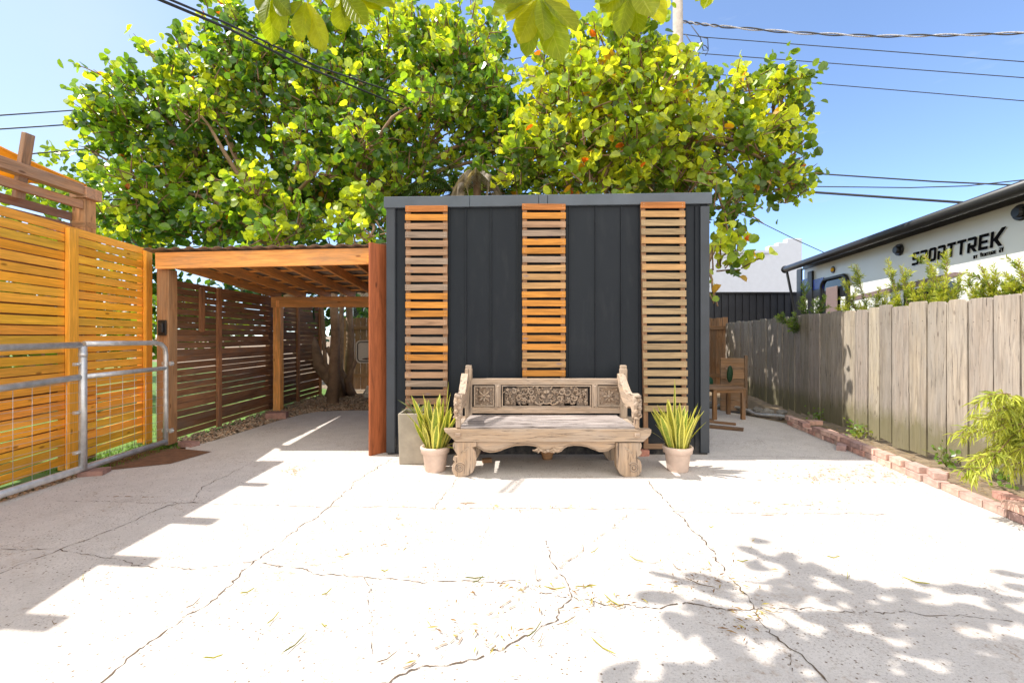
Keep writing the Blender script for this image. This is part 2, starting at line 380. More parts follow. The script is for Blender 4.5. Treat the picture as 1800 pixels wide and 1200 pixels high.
edge=[(-4.2,-6),(-4.17,3.7),(-4.14,4.5),(-3.95,4.75),(-3.72,5.2),(-3.98,5.55),(-3.84,5.9),(-3.72,7.3),(-3.62,7.8),(-3.48,8.1),(-2.9,8.26),(-1.3,8.2),(-1.3,5.2),
      (2.2,5.2),(2.2,9.6),(3.2,9.4),(3.75,8.3),(4.35,6.7),(3.98,5.4),(3.72,3.6),(3.2,0),(3.0,-6)]
from mathutils.geometry import tessellate_polygon
mb=MB(); 
for x,y in edge: mb.v.append(Vector((x,y,0)))
n=len(edge)
for x,y in edge: mb.v.append(Vector((x,y,-.06)))
for tri in tessellate_polygon([[Vector((x,y,0)) for x,y in edge]]):
    a,b,c=tri
    A=(edge[b][0]-edge[a][0])*(edge[c][1]-edge[a][1])-(edge[c][0]-edge[a][0])*(edge[b][1]-edge[a][1])
    if A<0: b,c=c,b
    mb.face([a,b,c],[(0,0,0)]*3,(1,1,1,.5))
for i in range(n):
    j=(i+1)%n; mb.face([i,i+n,j+n,j],[(0,0,0)]*4,(1,1,1,.5))
def ribbon(pts, w, mi, jag, z, step=.05, wj=.6, gap=0.0):
    """irregular thin strip that follows ground points"""
    line=[]
    for a,b in zip(pts,pts[1:]):
        d=b-a; L=d.length; k=max(2,int(L/step))
        for i in range(k): line.append(a+d*(i/k))
    line.append(pts[-1]); q=Vector((0,0,0)); out=[]
    for i,p in enumerate(line):
        q=q*.75+Vector((rng.gauss(0,jag),rng.gauss(0,jag),0)); fade=min(1,i/4,(len(line)-1-i)/4)
        out.append(p+q*fade)
    lw=w*.5
    for i in range(len(out)-1):
        if gap and rng.random()<gap: continue
        a,b=out[i],out[i+1]; d=(b-a).normalized(); s=Vector((-d.y,d.x,0)); b0=len(mb.v)
        w0=w*max(.15,1+rng.uniform(-wj,wj)); w1=w*max(.15,1+rng.uniform(-wj,wj))
        if i: w0=lw
        lw=w1
        for v in (a-s*w0,b-s*w1,b+s*w1,a+s*w0): mb.v.append(Vector((v.x,v.y,z)))
        mb.face([b0,b0+1,b0+2,b0+3],[(0,0,0)]*4,(1,1,1,.5),mi)
crn=[0]
def cr(px, w=.004, gap=0.05, mi=1, jag=.0075, z=.003, wj=.95):
    crn[0]+=1; ribbon([G(x,y) for x,y in px],w*(.5 if mi==1 else 1),mi,jag,.0012+.0002*crn[0],.022,wj,gap)
cr([(100,880),(300,883),(560,890),(790,893),(1000,893),(1190,898),(1440,903),(1560,903)],.0045,.12,jag=.007)
cr([(150,1225),(220,1160),(340,1075),(430,1005),(455,985),(520,935),(580,890),(620,850),(690,805)],.0055,.03)
cr([(0,1008),(105,965),(200,930),(290,888),(345,882)],.0055,.03)
cr([(340,880),(355,855),(440,815),(500,800)],.004,.1)
cr([(455,988),(530,1000),(640,1015),(770,1018),(900,1022),(960,1050),(1010,1052),(1080,1065),(1160,1070)],.0045,.08,jag=.009)
cr([(1310,1072),(1400,1068),(1600,1080),(1780,1092)],.003,.2)
cr([(1160,1070),(1210,1058),(1260,1066),(1318,1072)],.005,.1,jag=.009)
cr([(1140,845),(1185,895),(1240,955),(1275,1005),(1305,1035),(1320,1075),(1345,1105),(1400,1145),(1460,1205)],.0055,.02)
cr([(960,950),(965,975),(990,1010),(1005,1050)],.0045,.05)
cr([(765,890),(800,845),(808,838)],.003,.1)
cr([(1005,1052),(975,1090),(880,1145),(820,1160),(700,1185),(600,1230)],.0045,.1)
cr([(105,965),(150,975),(250,995),(350,1000),(455,985)],.003,.15)
cr([(0,966),(105,963)],.003,.2)
cr([(300,852),(420,838),(520,830)],.002,.4)
cr([(640,1015),(660,1100),(655,1150)],.003,.3)
cr([(1390,1150),(1385,1180),(1395,1210)],.0025,.3)
cr([(1060,1005),(1100,990),(1210,990)],.002,.35)
cr([(1290,878),(1350,884),(1400,889),(1440,887)],.004,.3)
cr([(930,795),(1060,812),(1130,838)],.003,.2)
cr([(1245,803),(1340,802),(1440,804)],.004,.05,jag=.003)
cr([(1330,770),(1348,782)],.003,0)
cr([(380,880),(430,886),(430,950)],.0015,.5)
cr([(860,905),(845,950),(830,990)],.002,.4)
cr([(1108,900),(1060,940),(1000,985),(920,1042),(800,1120),(700,1180)],.0022,.45,2,.010,.002,.9)
cr([(1000,985),(880,1075),(770,1160)],.002,.5,2,.012,.002,.9)
# dark drip marks and a few flat stains in the slab surface
for px,py,w,h in ((824,884,.06,.02),(770,826,.06,.015),(1350,905,.05,.012),(205,872,.025,.01),(225,872,.03,.012),(255,873,.03,.01),(268,873,.015,.008),(190,872,.012,.008)):
    c=G(px,py); b0=len(mb.v); N=12
    for i in range(N):
        a=2*math.pi*i/N; r=1+rng.uniform(-.3,.3); mb.v.append(Vector((c.x+w*r*math.cos(a),c.y+h*r*math.sin(a),.0008)))
    mb.face(list(range(b0,b0+N)),[(0,0,0)]*N,(1,1,1,.5),2)
struct(mb.build('concrete_slab',[M['concrete'],M['crack'],M['stain']]))

mb=MB(); b0=0
for v in ((-60,-3,-.015),(-4.24,-3,-.015),(-4.24,11.2,-.015),(-60,60,-.015)): mb.v.append(Vector(v))
mb.face([0,1,2,3],[(0,0,0)]*4,(1,1,1,.5)); struct(mb.build('lawn',M['grassg']))
mb=MB()
for v in [G(195,826,.0),G(300,815,.0),G(372,794,.0),G(310,788,0),G(255,793,0),G(190,812,0)]: mb.v.append(Vector((v.x,v.y,.004)))
mb.face(list(range(6)),[(0,0,0)]*6,(1,1,1,.5)); struct(mb.build('dirt_patch',M['dirt']))

def inpoly(x,y,poly):
    r=False; n=len(poly)
    for i in range(n):
        x0,y0=poly[i]; x1,y1=poly[(i+1)%n]
        if (y0>y)!=(y1>y) and x<(x1-x0)*(y-y0)/(y1-y0)+x0: r=not r
    return r
def pebbles(mb, poly, n, r0, r1, z=0.0, cols=((1,1,1),(1.3,1.25,1.2),(.7,.65,.6),(1.1,.9,.75))):
    xs=[p[0] for p in poly]; ys=[p[1] for p in poly]; k=0
    while k<n:
        x=rng.uniform(min(xs),max(xs)); y=rng.uniform(min(ys),max(ys))
        if not inpoly(x,y,poly): continue
        k+=1; r=rng.uniform(r0,r1); t=rng.choice(cols); j=rng.uniform(.75,1.25)
        mb.blob((x,y,z+r*.25+rng.uniform(0,.012)),(r,r*rng.uniform(.6,1),r*rng.uniform(.4,.7)),(rng.uniform(-.5,.5),rng.uniform(-.5,.5),rng.uniform(0,6)),tuple(a*j for a in t),0,5,3,.15)
mb=MB()
pebbles(mb,[(-4.36,5.75),(-3.86,5.7),(-3.72,7.3),(-3.62,7.8),(-3.48,8.1),(-2.9,8.26),(-1.3,8.2),(-1.3,10.4),(-4.4,10.4)],5200,.012,.026,-.005)
pebbles(mb,[(-4.40,2.6),(-4.17,2.6),(-4.14,4.5),(-4.40,4.6)],1100,.008,.02,-.01)
o=mb.build('gravel',M['gravel']); o['kind']='stuff'
# grass blades along the lawn edge
mb=MB()
for i in range(2600):
    if i<1500: x=rng.uniform(-4.75,-4.05); y=rng.uniform(4.5,5.75)
    else: x=rng.uniform(-5.6,-4.45); y=rng.uniform(5.8,9.5)
    h=rng.uniform(.015,.045); a=rng.uniform(0,6.28); w=.004; dx,dy=math.cos(a)*w,math.sin(a)*w; lx,ly=rng.uniform(-.02,.02),rng.uniform(-.02,.02)
    b0=len(mb.v); mb.v+=[Vector((x-dx,y-dy,-.02)),Vector((x+dx,y+dy,-.02)),Vector((x+lx,y+ly,h))]
    g=rng.uniform(.7,1.3); mb.face([b0,b0+1,b0+2],[(0,0,0)]*3,(.10*g,.20*g,.02*g,.5))
o=mb.build('lawn_grass',M['needle']); o['kind']='stuff'

# ================================================================ SHED
SX0,SX1,SY,SYB=-1.415,2.23,5.19,8.0
def zt(x): return 2.835+ (x-SX0)/(SX1-SX0)*.045
shed=thing('garden_shed','charcoal sheet metal shed with three slatted wood trellises on its front wall','shed',((SX0+SX1)/2,SY,0))
mb=MB()
pan=[(SX0,0),(SX1,0),(SX1,zt(SX1)),(SX0,zt(SX0))]
mb.prism(pan,(0,SY+.03,0),(1,0,0),(0,0,1),.06)
for x in (SX0+.03,SX1-.03): mb.box((x,(SY+SYB)/2+.03,1.4),(.06,SYB-SY-.06,2.8))
mb.box(((SX0+SX1)/2,SYB+.03,1.38),(SX1-SX0,.05,2.76))
mb.build('wall',M['metal'],shed)
mb=MB()
sc=P(0,0,SY); 
for px in (696,713,790,819,863,909,922,996,1001,1047,1092,1124,1206,1222):
    x=(px-900)/F*SY; mb.box((x,SY-.008,1.44),(.012,.022,2.76))
    for z in (.6,1.7,2.62): mb.box((x,SY-.021,z),(.018,.006,.03))
mb.build('seam',M['metal'],shed)
mb=MB()
for x0,x1 in ((SX0-.012,SX0+.085),(SX1-.09,SX1+.012)):
    mb=MB(); mb.box(((x0+x1)/2,SY-.014,1.42),(x1-x0,.024,2.80))
    mb.box((x0+.006 if x0<0 else x1-.006,SY+.05,1.42),(.014,.10,2.80))
    mb.build('corner_trim',M['trim'],shed,bevel=.003)
mb=MB()
cap=[]
def capz(x): return 2.80+.05*(x-SX0)/(SX1-SX0)
xs=[SX0-.03,-.47,-.44+.0,-.10+.0,SX1+.03]
for x0,x1 in ((SX0-.035,-1.0+.52),(-.478,.30),(.303,.40+.0),(.403,SX1+.035)):
    y=SY-.045+rng.uniform(-.003,.003)
    b0=len(mb.v)
    for x in (x0,x1):
        z=capz(x); 
        for yy,zz in ((y,z-.005),(y,z+.12),(y+.10,z+.135),(y+.10,z-.005)): mb.v.append(Vector((x,yy,zz)))
    gq=[(0,0,0)]*4; t=(1,1,1,.5)
    for q in ((0,4,5,1),(1,5,6,2),(2,6,7,3),(3,7,4,0)): mb.face([b0+i for i in q],gq,t)
    mb.face([b0,b0+1,b0+2,b0+3],gq,t); mb.face([b0+7,b0+6,b0+5,b0+4],gq,t)
mb.build('roof_trim',M['captrim'],shed,bevel=.004)
mb=MB()
b0=0
for (x,y,z) in ((SX0-.03,SY+.04,capz(SX0)+.13),(SX1+.03,SY+.04,capz(SX1)+.13),(SX1+.03,SYB+.15,capz(SX1)-.16),(SX0-.03,SYB+.15,capz(SX0)-.16)):
    mb.v.append(Vector((x,y,z)))
for (x,y,z) in ((SX0-.03,SY+.04,capz(SX0)+.09),(SX1+.03,SY+.04,capz(SX1)+.09),(SX1+.03,SYB+.15,capz(SX1)-.20),(SX0-.03,SYB+.15,capz(SX0)-.20)):
    mb.v.append(Vector((x,y,z)))
for q in ((0,1,2,3),(7,6,5,4),(0,4,5,1),(1,5,6,2),(2,6,7,3),(3,7,4,0)): mb.face(list(q),[(0,0,0)]*4,(1,1,1,.5))
mb.build('roof',M['trim'],shed)
OR=(.60,.25,.045); TN=(.48,.275,.115); GY=(.345,.255,.19); BR=(.37,.22,.13); GD=(.52,.30,.09); DO=(.46,.17,.045); WG=(.385,.27,.15)
T1='dogggbgbgooobbgooobggtbbto'; T2='dotgooggtbooooootooogtb'; T3='dtwwtwwtwwtwtwwtwwtwwwwwtwt'
cmap={'o':OR,'g':GY,'b':BR,'t':TN,'d':DO,'w':WG}
# photo colours slat by slat, from the top; darker top slat paints the cap's shadow
T1='dobgbbgbbgooobbgoobbgbbbo'; T2='dobgoogtttooooooottoog'; T3='dtwwtwwtwwwwwwwwwwwwwwwww'
def trellis(xl,xr,ztop,zbot,pitch,seq,drift=0.0,ext=None,lab=None):
    t=bpy.data.objects.new('slat_trellis',None); C.objects.link(t); t.parent=shed; t.location=(0,0,0)
    if lab: t['label']=lab
    mb=MB(); w=.05
    for x in (xl+w/2+.004,xr-w/2-.004):
        d=drift
        mb.beam((x,SY-.032,ztop),(x+d,SY-.032,ext if ext else zbot),w,.035,(1,0,0),(.34,.17,.075) if lab and 'orange' in lab else (.30,.165,.09))
    if ext: mb.beam((xl+drift,SY-.035,ext+.03),(xr+drift,SY-.035,ext+.03),.055,.03,(0,0,1),(.36,.22,.13))
    mb.build('rail',M['slat'],t,bevel=.002)
    mb=MB(); z=ztop-.02; i=0
    while z>zbot and i<len(seq):
        f=(ztop-z)/(ztop-zbot+.01); dx=drift*f+rng.uniform(-.003,.003)
        mb.box(((xl+xr)/2+dx,SY-.062+rng.uniform(-.002,.002),z),(xr-xl+rng.uniform(-.006,.006),.02,.068),(0,rng.uniform(-.008,.008),0),cmap[seq[i]] ,0)
        for sx in (xl+.03,xr-.03): 
            for sz in (-.012,.014): mb.box((sx+dx,SY-.0735,z+sz),(.006,.003,.006),None,(.9,.8,.7),1)
        z-=pitch; i+=1
    mb.build('slat_set',[M['slat'],M['galv']],t,bevel=.002)
px=lambda p:(p-900)/F*(SY-.05)
trellis(px(713),px(787),2.80,.38,.0985,T1)
trellis(px(918),px(994),2.82,.87,.0985,T2,ext=.44)
trellis(px(1126),px(1203),2.84,.50,.0995,T3,drift=.035,ext=.07)

# board post at the shed's left corner, its lit narrow edge towards the carport
mb=MB()
a=P(649,600,5.12); b=P(679,600,5.30)
mb.beam((( a.x+b.x)/2,(a.y+b.y)/2,0.0),((a.x+b.x)/2,(a.y+b.y)/2,2.40),math.hypot(b.x-a.x,b.y-a.y),.032,(b.x-a.x,b.y-a.y,0))
o=mb.build('door_board',M['redwood'],None,((a.x+b.x)/2,(a.y+b.y)/2,0),bevel=.004)
tag(o,'tall red brown timber board standing on end between carport opening and charcoal shed','timber board')

# ================================================================ CARPORT
cp=thing('carport','orange stained timber carport with sheet roof left of the charcoal shed','carport',(-3.0,5.6,0))
fy=5.60
def zr(x): return 2.33+.02*(x+4.4)       # underside of the front beam's top
mb=MB(); mb.box((-4.30,fy+.075,1.085),(.15,.15,2.17)); mb.build('post',M['post'],cp,bevel=.006)
mb=MB(); mb.box((-4.22+.0,8.22,.96),(.13,.13,1.92)); mb.box((-4.30,8.29,.96),(.05,.12,1.92)); mb.build('post',M['orange'],cp,bevel=.006)
mb=MB(); mb.box((-1.52,8.2,.96),(.1,.1,1.92)); mb.build('post',M['orange'],cp,bevel=.006)
mb=MB(); mb.beam((-4.36,fy-.021,2.265),(-1.66,fy-.021,2.325),.20,.042,(0,0,1)); mb.beam((-1.76,fy-.06,2.28),(-1.66,fy-.06,2.28),.09,.04,(0,0,1),(1.3,1.3,.9)); mb.build('beam',M['orange'],cp,bevel=.004)
mb=MB(); mb.beam((-4.30,8.14,1.95),(-1.45,8.14,1.955),.19,.045,(0,0,1)); mb.beam((-4.18,8.115,1.98),(-4.18,8.115,1.86),.06,.01,(1,0,0),(1.2,1.2,1.2)); mb.build('beam',M['orange'],cp,bevel=.004)
mb=MB()
for x in (-4.30,-3.84,-3.38,-2.92,-2.46,-2.0,-1.56):
    mb=MB(); z0=2.265+.022*(x+4.36)
    mb.beam((x,fy+.003,z0-.0+.02),(x,8.45,1.99+.004*(x+4.3)+.10),.13,.042,(0,0,1)); mb.build('rafter',M['orange'],cp,bevel=.003)
mb=MB()
for i in range(7):
    f=(i+.4)/7; y=fy+.1+f*2.75; z=2.355+.0-f*.235
    mb.beam((-4.36,y,z),(-1.46,y,z+.06),.07,.022,(0,1,0),(1.1,1.1,1))
mb.build('purlin',M['orange'],cp,bevel=.002)
mb=MB(); N=72; x0,x1=-4.47,-1.44; b0=0
def rz(i,th): return (.009 if i%4 in (1,2) else -.009)+th
for i in range(N+1):
    x=x0+(x1-x0)*i/N; s=.06*(x-x0)/(x1-x0)
    for y,z in ((fy-.10,2.40),(8.6,2.125)):
        mb.v.append(Vector((x,y,z+s+rz(i,0)))); 
for i in range(N+1):
    x=x0+(x1-x0)*i/N; s=.06*(x-x0)/(x1-x0)
    for y,z in ((fy-.10,2.40),(8.6,2.125)):
        mb.v.append(Vector((x,y,z+s+rz(i,.004))))
K=2*(N+1); g4=[(0,0,0)]*4; t1=(1,1,1,.5)
for i in range(N):
    a=2*i; mb.face([a+1,a+3,a+2,a],g4,t1); mb.face([K+a,K+a+2,K+a+3,K+a+1],g4,t1); mb.face([a,a+2,K+a+2,K+a],g4,t1); mb.face([a+3,a+1,K+a+1,K+a+3],g4,t1)
mb.face([0,K,K+1,1],g4,t1); mb.face([2*N+1,K+2*N+1,K+2*N,2*N],g4,t1)
mb.build('roof_sheet',M['roofsheet'],cp)
lb=thing('latch_box','small black metal latch plate screwed to the carport front post','latch',P(286,576,5.59))
mb=MB(); c=P(286,576,5.588); mb.box(c+Vector((0,-.008,0)),(.105,.016,.19)); mb.build('plate',M['black'],lb,bevel=.012,seg=3)
mb=MB(); mb.box(c+Vector((0,-.028,0)),(.055,.024,.12)); mb.build('handle',M['darkframe'],lb,bevel=.01,seg=2)

# ================================================================ LEFT FENCES
def slat_run(mb,A,B,z0,z1,pitch,h,t,tintf,jit=.004,zl=0.0):
    A=Vector(A); B=Vector(B); z=z1-h/2
    while z>z0+h/2-.01:
        j=rng.uniform(-jit,jit); mb.beam((A.x,A.y,z+j),(B.x,B.y,z+zl+j+rng.uniform(-jit,jit)),h,t,(0,0,1),tintf()); z-=pitch
# yellow fence
YA=lambda Y:-4.34-(Y-3.857)*.146
yf=thing('slatted_fence','bright golden pine slat fence behind the galvanised pipe gate','fence',(YA(4.6),4.6,0))
ytint=lambda:(rng.uniform(.9,1.08),rng.uniform(.85,1.12),rng.uniform(.7,1.2))
bays=[(1.0,2.9),(2.9,4.60),(4.60,5.82)]
for a,b in bays:
    mb=MB(); slat_run(mb,(YA(a)-.035,a+.003,0),(YA(b)-.035,b-.003,0),.02,2.46,.0925,.079,.02,ytint,.003,0.0); mb.build('slat_panel',M['yellow'],yf,bevel=.002)
for y in (1.0,2.9,4.60,5.77):
    mb=MB(); mb.box((YA(y)+.0,y,1.20),(.042,.12 if y<5.7 else .12,2.46),(0,0,R(8)),(1,.97,1)); mb.box((YA(y)-.075,y,1.18),(.06,.09,2.36),(0,0,R(8)),(.8,.75,.8)); mb.build('post',M['yellow'],yf,bevel=.004)
# brown fence
bf=thing('slatted_fence','long dark brown slat fence running back beside the carport','fence',(-4.4,8,0))
BX=lambda Y:-4.37-.01*(Y-5.8)
btint=lambda:(rng.uniform(.75,1.2),)*3
ys=[5.78,6.72,8.2,9.3,10.4]
for a,b in zip(ys,ys[1:]):
    mb=MB(); slat_run(mb,(BX(a),a,0),(BX(b),b,0),.0,2.06,.089,.081,.018,btint,.006); mb.build('slat_panel',M['brown'],bf,bevel=.002)
for y,z0,z1 in ((6.37,1.40,2.02),(6.75,0,2.05),(9.3,0,2.1),(10.4,0,2.1)):
    mb=MB(); mb.box((BX(y)+.035,y,(z0+z1)/2),(.04,.085,z1-z0),None,(1.5,1.4,1.3)); mb.build('batten',M['brown'],bf,bevel=.003)
for y in (8.35,):
    mb=MB(); mb.box((BX(y)-.06,y,1.03),(.09,.09,2.06)); mb.build('post',M['brown'],bf,bevel=.004)
# back fence of upright boards
kf=thing('board_fence','brown upright board fence closing the yard behind carport and shed','fence',(0,11.5,0))
mb=MB(); x=-4.55
while x<5.45:
    w=.145; h=1.80+rng.uniform(-.02,.02); 
    if x<0: h-=.0
    mb.box((x+w/2,11.5+rng.uniform(-.004,.004),h/2),(w-.008,.018,h),(0,rng.uniform(-.004,.004),0),(rng.uniform(.75,1.3),)*3); x+=w
mb.build('board_panel',M['fence_back'],kf,bevel=.002)
mb=MB(); 
for z in (.35,1.55): mb.box((.45,11.465,z),(10.0,.04,.09))
mb.build('rail',M['fence_back'],kf)
# silvered fence on the right
FX=lambda Y:4.03+.1175*Y
rf=thing('board_fence','silvered grey upright board fence with uneven tops along the right side','fence',(FX(5),5,0))
mb=MB(); seams=[2.6,2.86,3.12,3.4,3.7,4.01,4.27,4.535,4.79,5.05,5.32,5.60,5.83,6.05,6.32,6.59,6.90,7.18,7.50]
y=7.5
while y<11.4: y+=rng.uniform(.15,.3); seams.append(y)
d=Vector((.1175,1,0)).normalized(); nrm=Vector((d.y,-d.x,0))
for a,b in zip(seams,seams[1:]):
    h=1.735-.010*(a-4)+rng.uniform(-.025,.02); g=.010+rng.uniform(0,.008)
    L=(b-a)/d.y-g; ear=rng.uniform(.015,.035); mid=(a+b)/2; zb=.02+rng.uniform(-.02,.03)
    e2=ear*rng.uniform(.4,1.3)
    # rough bitten tops and bases
    ol=[(-L/2+rng.uniform(0,.01),zb),(-L/2,h-ear),(-L/2+ear,h-rng.uniform(0,.006)),(0,h+rng.uniform(-.006,.004)),(L/2-e2,h),(L/2,h-e2),(L/2-rng.uniform(0,.012),zb+rng.uniform(-.02,.03))]
    g2=MB()
    # grain has to run upwards: build with swapped axes
    org=Vector((FX(mid),mid,0))+nrm*rng.uniform(-.008,.004); tl=rng.uniform(-.006,.006)
    tint=rng.uniform(.74,1.2); tc=(tint,tint*rng.uniform(.97,1.01),tint*rng.uniform(.93,1.03))
    mb.prism([(z,-x-tl*z) for x,z in ol],org,(0,0,1),tuple(d*-1),.022,tc)
    for zz in (.33,1.5):
        for q in (-.3,.3): mb.box(org-nrm*.0125+d*(q*L)+Vector((0,0,zz+rng.uniform(-.02,.02))),(.007,.007,.007),None,(.12,.10,.09))
mb.build('board_panel',M['fence'],rf,bevel=.002)
mb=MB()
for z in (.32,.95,1.5): mb.beam((FX(2.6)+.045,2.6,z),(FX(11.4)+.045,11.4,z),.09,.04,(0,0,1))
mb.build('rail',M['fence'],rf)

# ================================================================ PIPE GATE
GX=-4.14
pg=thing('pipe_gate','galvanised pipe farm gate with wire mesh standing open along golden slat fence','gate',(GX,4.4,0))
yE=5.44; y1=4.38; r=.03
def gx(y): return GX+ (0.0)
zT=lambda y:1.262-.004*(y-4.4)
mb=MB(); pts=[(GX,2.2,1.235),(GX,3.2,1.245),(GX,4.36,1.262)]; mb.tube(pts,r,12); mb.build('top_rail',M['galv'],pg)
mb=MB(); mb.tube([(GX,4.40,1.272),(GX,4.9,1.27),(GX,5.28,1.268),(GX,5.37,1.25),(GX,5.425,1.20),(GX,yE,1.12),(GX,yE,.6),(GX,yE,.05)],.027,12); mb.build('end_frame',M['galv'],pg)
mb=MB(); mb.tube([(GX,2.2,.86),(GX,y1,.955)],r,12); mb.tube([(GX,y1,.955),(GX,yE,.965)],.025,12); mb.build('middle_rail',M['galv'],pg)
mb=MB(); mb.tube([(GX,2.2,.055),(GX,y1,.075),(GX,yE,.085)],.033,12); mb.build('bottom_rail',M['galv'],pg)
mb=MB(); mb.tube([(GX+.01,y1,1.25),(GX+.01,y1,.06)],.033,12); mb.tube([(GX+.01,y1,1.19),(GX+.01,y1,1.15)],.036,12); mb.build('stile',M['galv'],pg)
mb=MB()
for z in (.24,.62,1.08): mb=MB(); mb.box((GX+.0,y1-.05,z),(.03,.06,.03)); mb.tube([(GX+.02,y1-.075,z),(GX+.02,y1-.02,z)],.006,6); mb.build('clamp',M['galv'],pg)
for z in (.22,1.02): mb=MB(); mb.box((GX+.0,yE+.0,z),(.075,.03,.035)); mb.tube([(GX+.055,yE,z),(GX+.10,yE,z)],.007,6); mb.box((GX+.07,yE,z),(.014,.05,.05)); mb.build('clamp',M['galv'],pg)
mb=MB()
y=2.25
while y<yE-.03: mb.tube([(GX+.005,y,.07),(GX+.005,y,.95)],.002,5); y+=.152
for i in range(9): z=.16+i*.093; mb.tube([(GX,2.2,z),(GX,yE,z)],.0018,5)
mb.build('wire_mesh',M['galv'],pg)

# ================================================================ PERGOLA AND SHADE SAIL (left edge)
pr=thing('pergola','grey brown timber pergola frame rising behind the golden slat fence','pergola',(-4.68,4.95,0))
mb=MB(); mb.box((-4.70,5.0,1.42),(.14,.14,2.84)); mb.box((-4.70,5.0,2.56),(.145,.145,.07)) ; mb.build('post',M['post'],pr,bevel=.006)
mb=MB(); mb.box((-4.70,1.7,1.42),(.14,.14,2.84)); mb.build('post',M['pergola'],pr,bevel=.006)
mb=MB(); mb.beam((-4.655,1.4,2.92),(-4.655,4.90,2.92),.11,.10,(0,0,1)); mb.box((-4.68,5.0,2.90),(.19,.19,.12),None,(1.5,1.35,1.2)); mb.build('cap_rail',M['pergola'],pr,bevel=.005)
mb=MB(); mb.beam((-4.66,1.4,2.765),(-4.66,4.93,2.765),.09,.04,(0,0,1),(1.3,1.15,1)); mb.build('rail',M['pergola'],pr,bevel=.004)
mb=MB()
for z in [2.64-.118*i for i in range(21)]: mb.beam((-4.78,1.4,z),(-4.78,5.05,z),.088,.02,(0,0,1),(.75,.65,.72))
mb.build('slat_panel',M['pergola'],pr,bevel=.002)
for y,dz in ((4.33,3.27),(3.52,3.36),(2.93,3.38),(2.35,3.4),(1.75,3.4)):
    mb=MB(); mb.beam((-4.72,y+.02,2.66),(-4.60+.0,y,dz+.0),.12 if y<4 else .09,.045,(0,1,0),(1,1,1)); mb.build('rafter_tail',M['pergola'],pr,bevel=.004)
mb=MB(); A=Vector((-4.68,5.0,3.0)); B=P(-260,115,4.0); Cc=P(-500,262,5.2)
N=10; idx={}
for i in range(N+1):
    for j in range(N+1-i):
        u,v=i/N,j/N; p=A*(1-u-v)+B*u+Cc*v
        sag=-.25*(u*v+u*(1-u-v)*.6+v*(1-u-v)*.5)*1.6; idx[i,j]=len(mb.v); mb.v.append(p+Vector((0,0,sag)))
for i in range(N):
    for j in range(N-i):
        mb.face([idx[i,j],idx[i+1,j],idx[i,j+1]],[(0,0,0)]*3,t1,0,True)
        if j<N-i-1: mb.face([idx[i+1,j],idx[i+1,j+1],idx[i,j+1]],[(0,0,0)]*3,t1,0,True)
sail=thing('shade_sail','yellow cloth shade sail tied to the pergola corner at the left edge','shade sail',A)
o=mb.build('cloth',M['sail'],sail); m=o.modifiers.new('solid','SOLIDIFY'); m.thickness=.004
mb=MB(); mb.tube([mb2 for mb2 in (A*(1-u/10)+B*(u/10)+Vector((0,0,-.24*(u/10)*(1-u/10))) for u in range(11))],.012,6); mb.tube([A*(1-u/10)+Cc*(u/10)+Vector((0,0,-.2*(u/10)*(1-u/10))) for u in range(11)],.012,6); mb.build('hem',M['sail'],sail)

# ================================================================ CARVED BENCH
BY=4.36; BR2=5.0
bench=thing('carved_bench','long weathered carved teak bench with scroll feet standing in front of charcoal shed','bench',(.34,BY,0))
def bx(zx): return (zx/4.737+780-900)/183.7      # measured on the front of the bench
def bz(zy): return (943-zy)/870.0
WT=lambda:(rng.uniform(.92,1.08),)*3
# front and rear seat beams with shaped ends
ol=[(bx(0),bz(540)),(bx(1728),bz(545)),(bx(1728),bz(575)),(bx(1715),bz(600)),(bx(1690),bz(622)),(bx(1660),bz(650)),(bx(100),bz(650)),(bx(70),bz(622)),(bx(40),bz(590)),(bx(12),bz(570))]
mb=MB(); mb.prism(ol,(0,BY+.02,0),(1,0,0),(0,0,1),.07,(1.06,1.0,.9)); mb.build('seat_beam',M['teak'],bench,bevel=.006,seg=2)
mb=MB(); mb.prism(ol,(0,BR2+.02,0),(1,0,0),(0,0,1),.06); mb.build('seat_beam',M['teak'],bench,bevel=.005)
for x in (bx(110),bx(1640)):
    mb=MB(); mb.beam((x,BY+.05,.395),(x,BR2,.395),.11,.05,(0,0,1)); mb.build('seat_rail',M['teak'],bench,bevel=.004)
# seat planks with open joints
for i in range(6):
    y0=BY-.005+i*.108; mb=MB(); 
    xa=bx(140)+i*.006; xb=bx(1590)-i*.006
    mb.box(((xa+xb)/2,y0+.05,.472+.002*rng.uniform(-1,1)),(xb-xa,.1075,.03),(rng.uniform(-.02,.02),rng.uniform(-.002,.002),0),(rng.uniform(.8,1.15),)*3); mb.build('seat_plank',M['teak_seat'],bench,bevel=.006,seg=2)
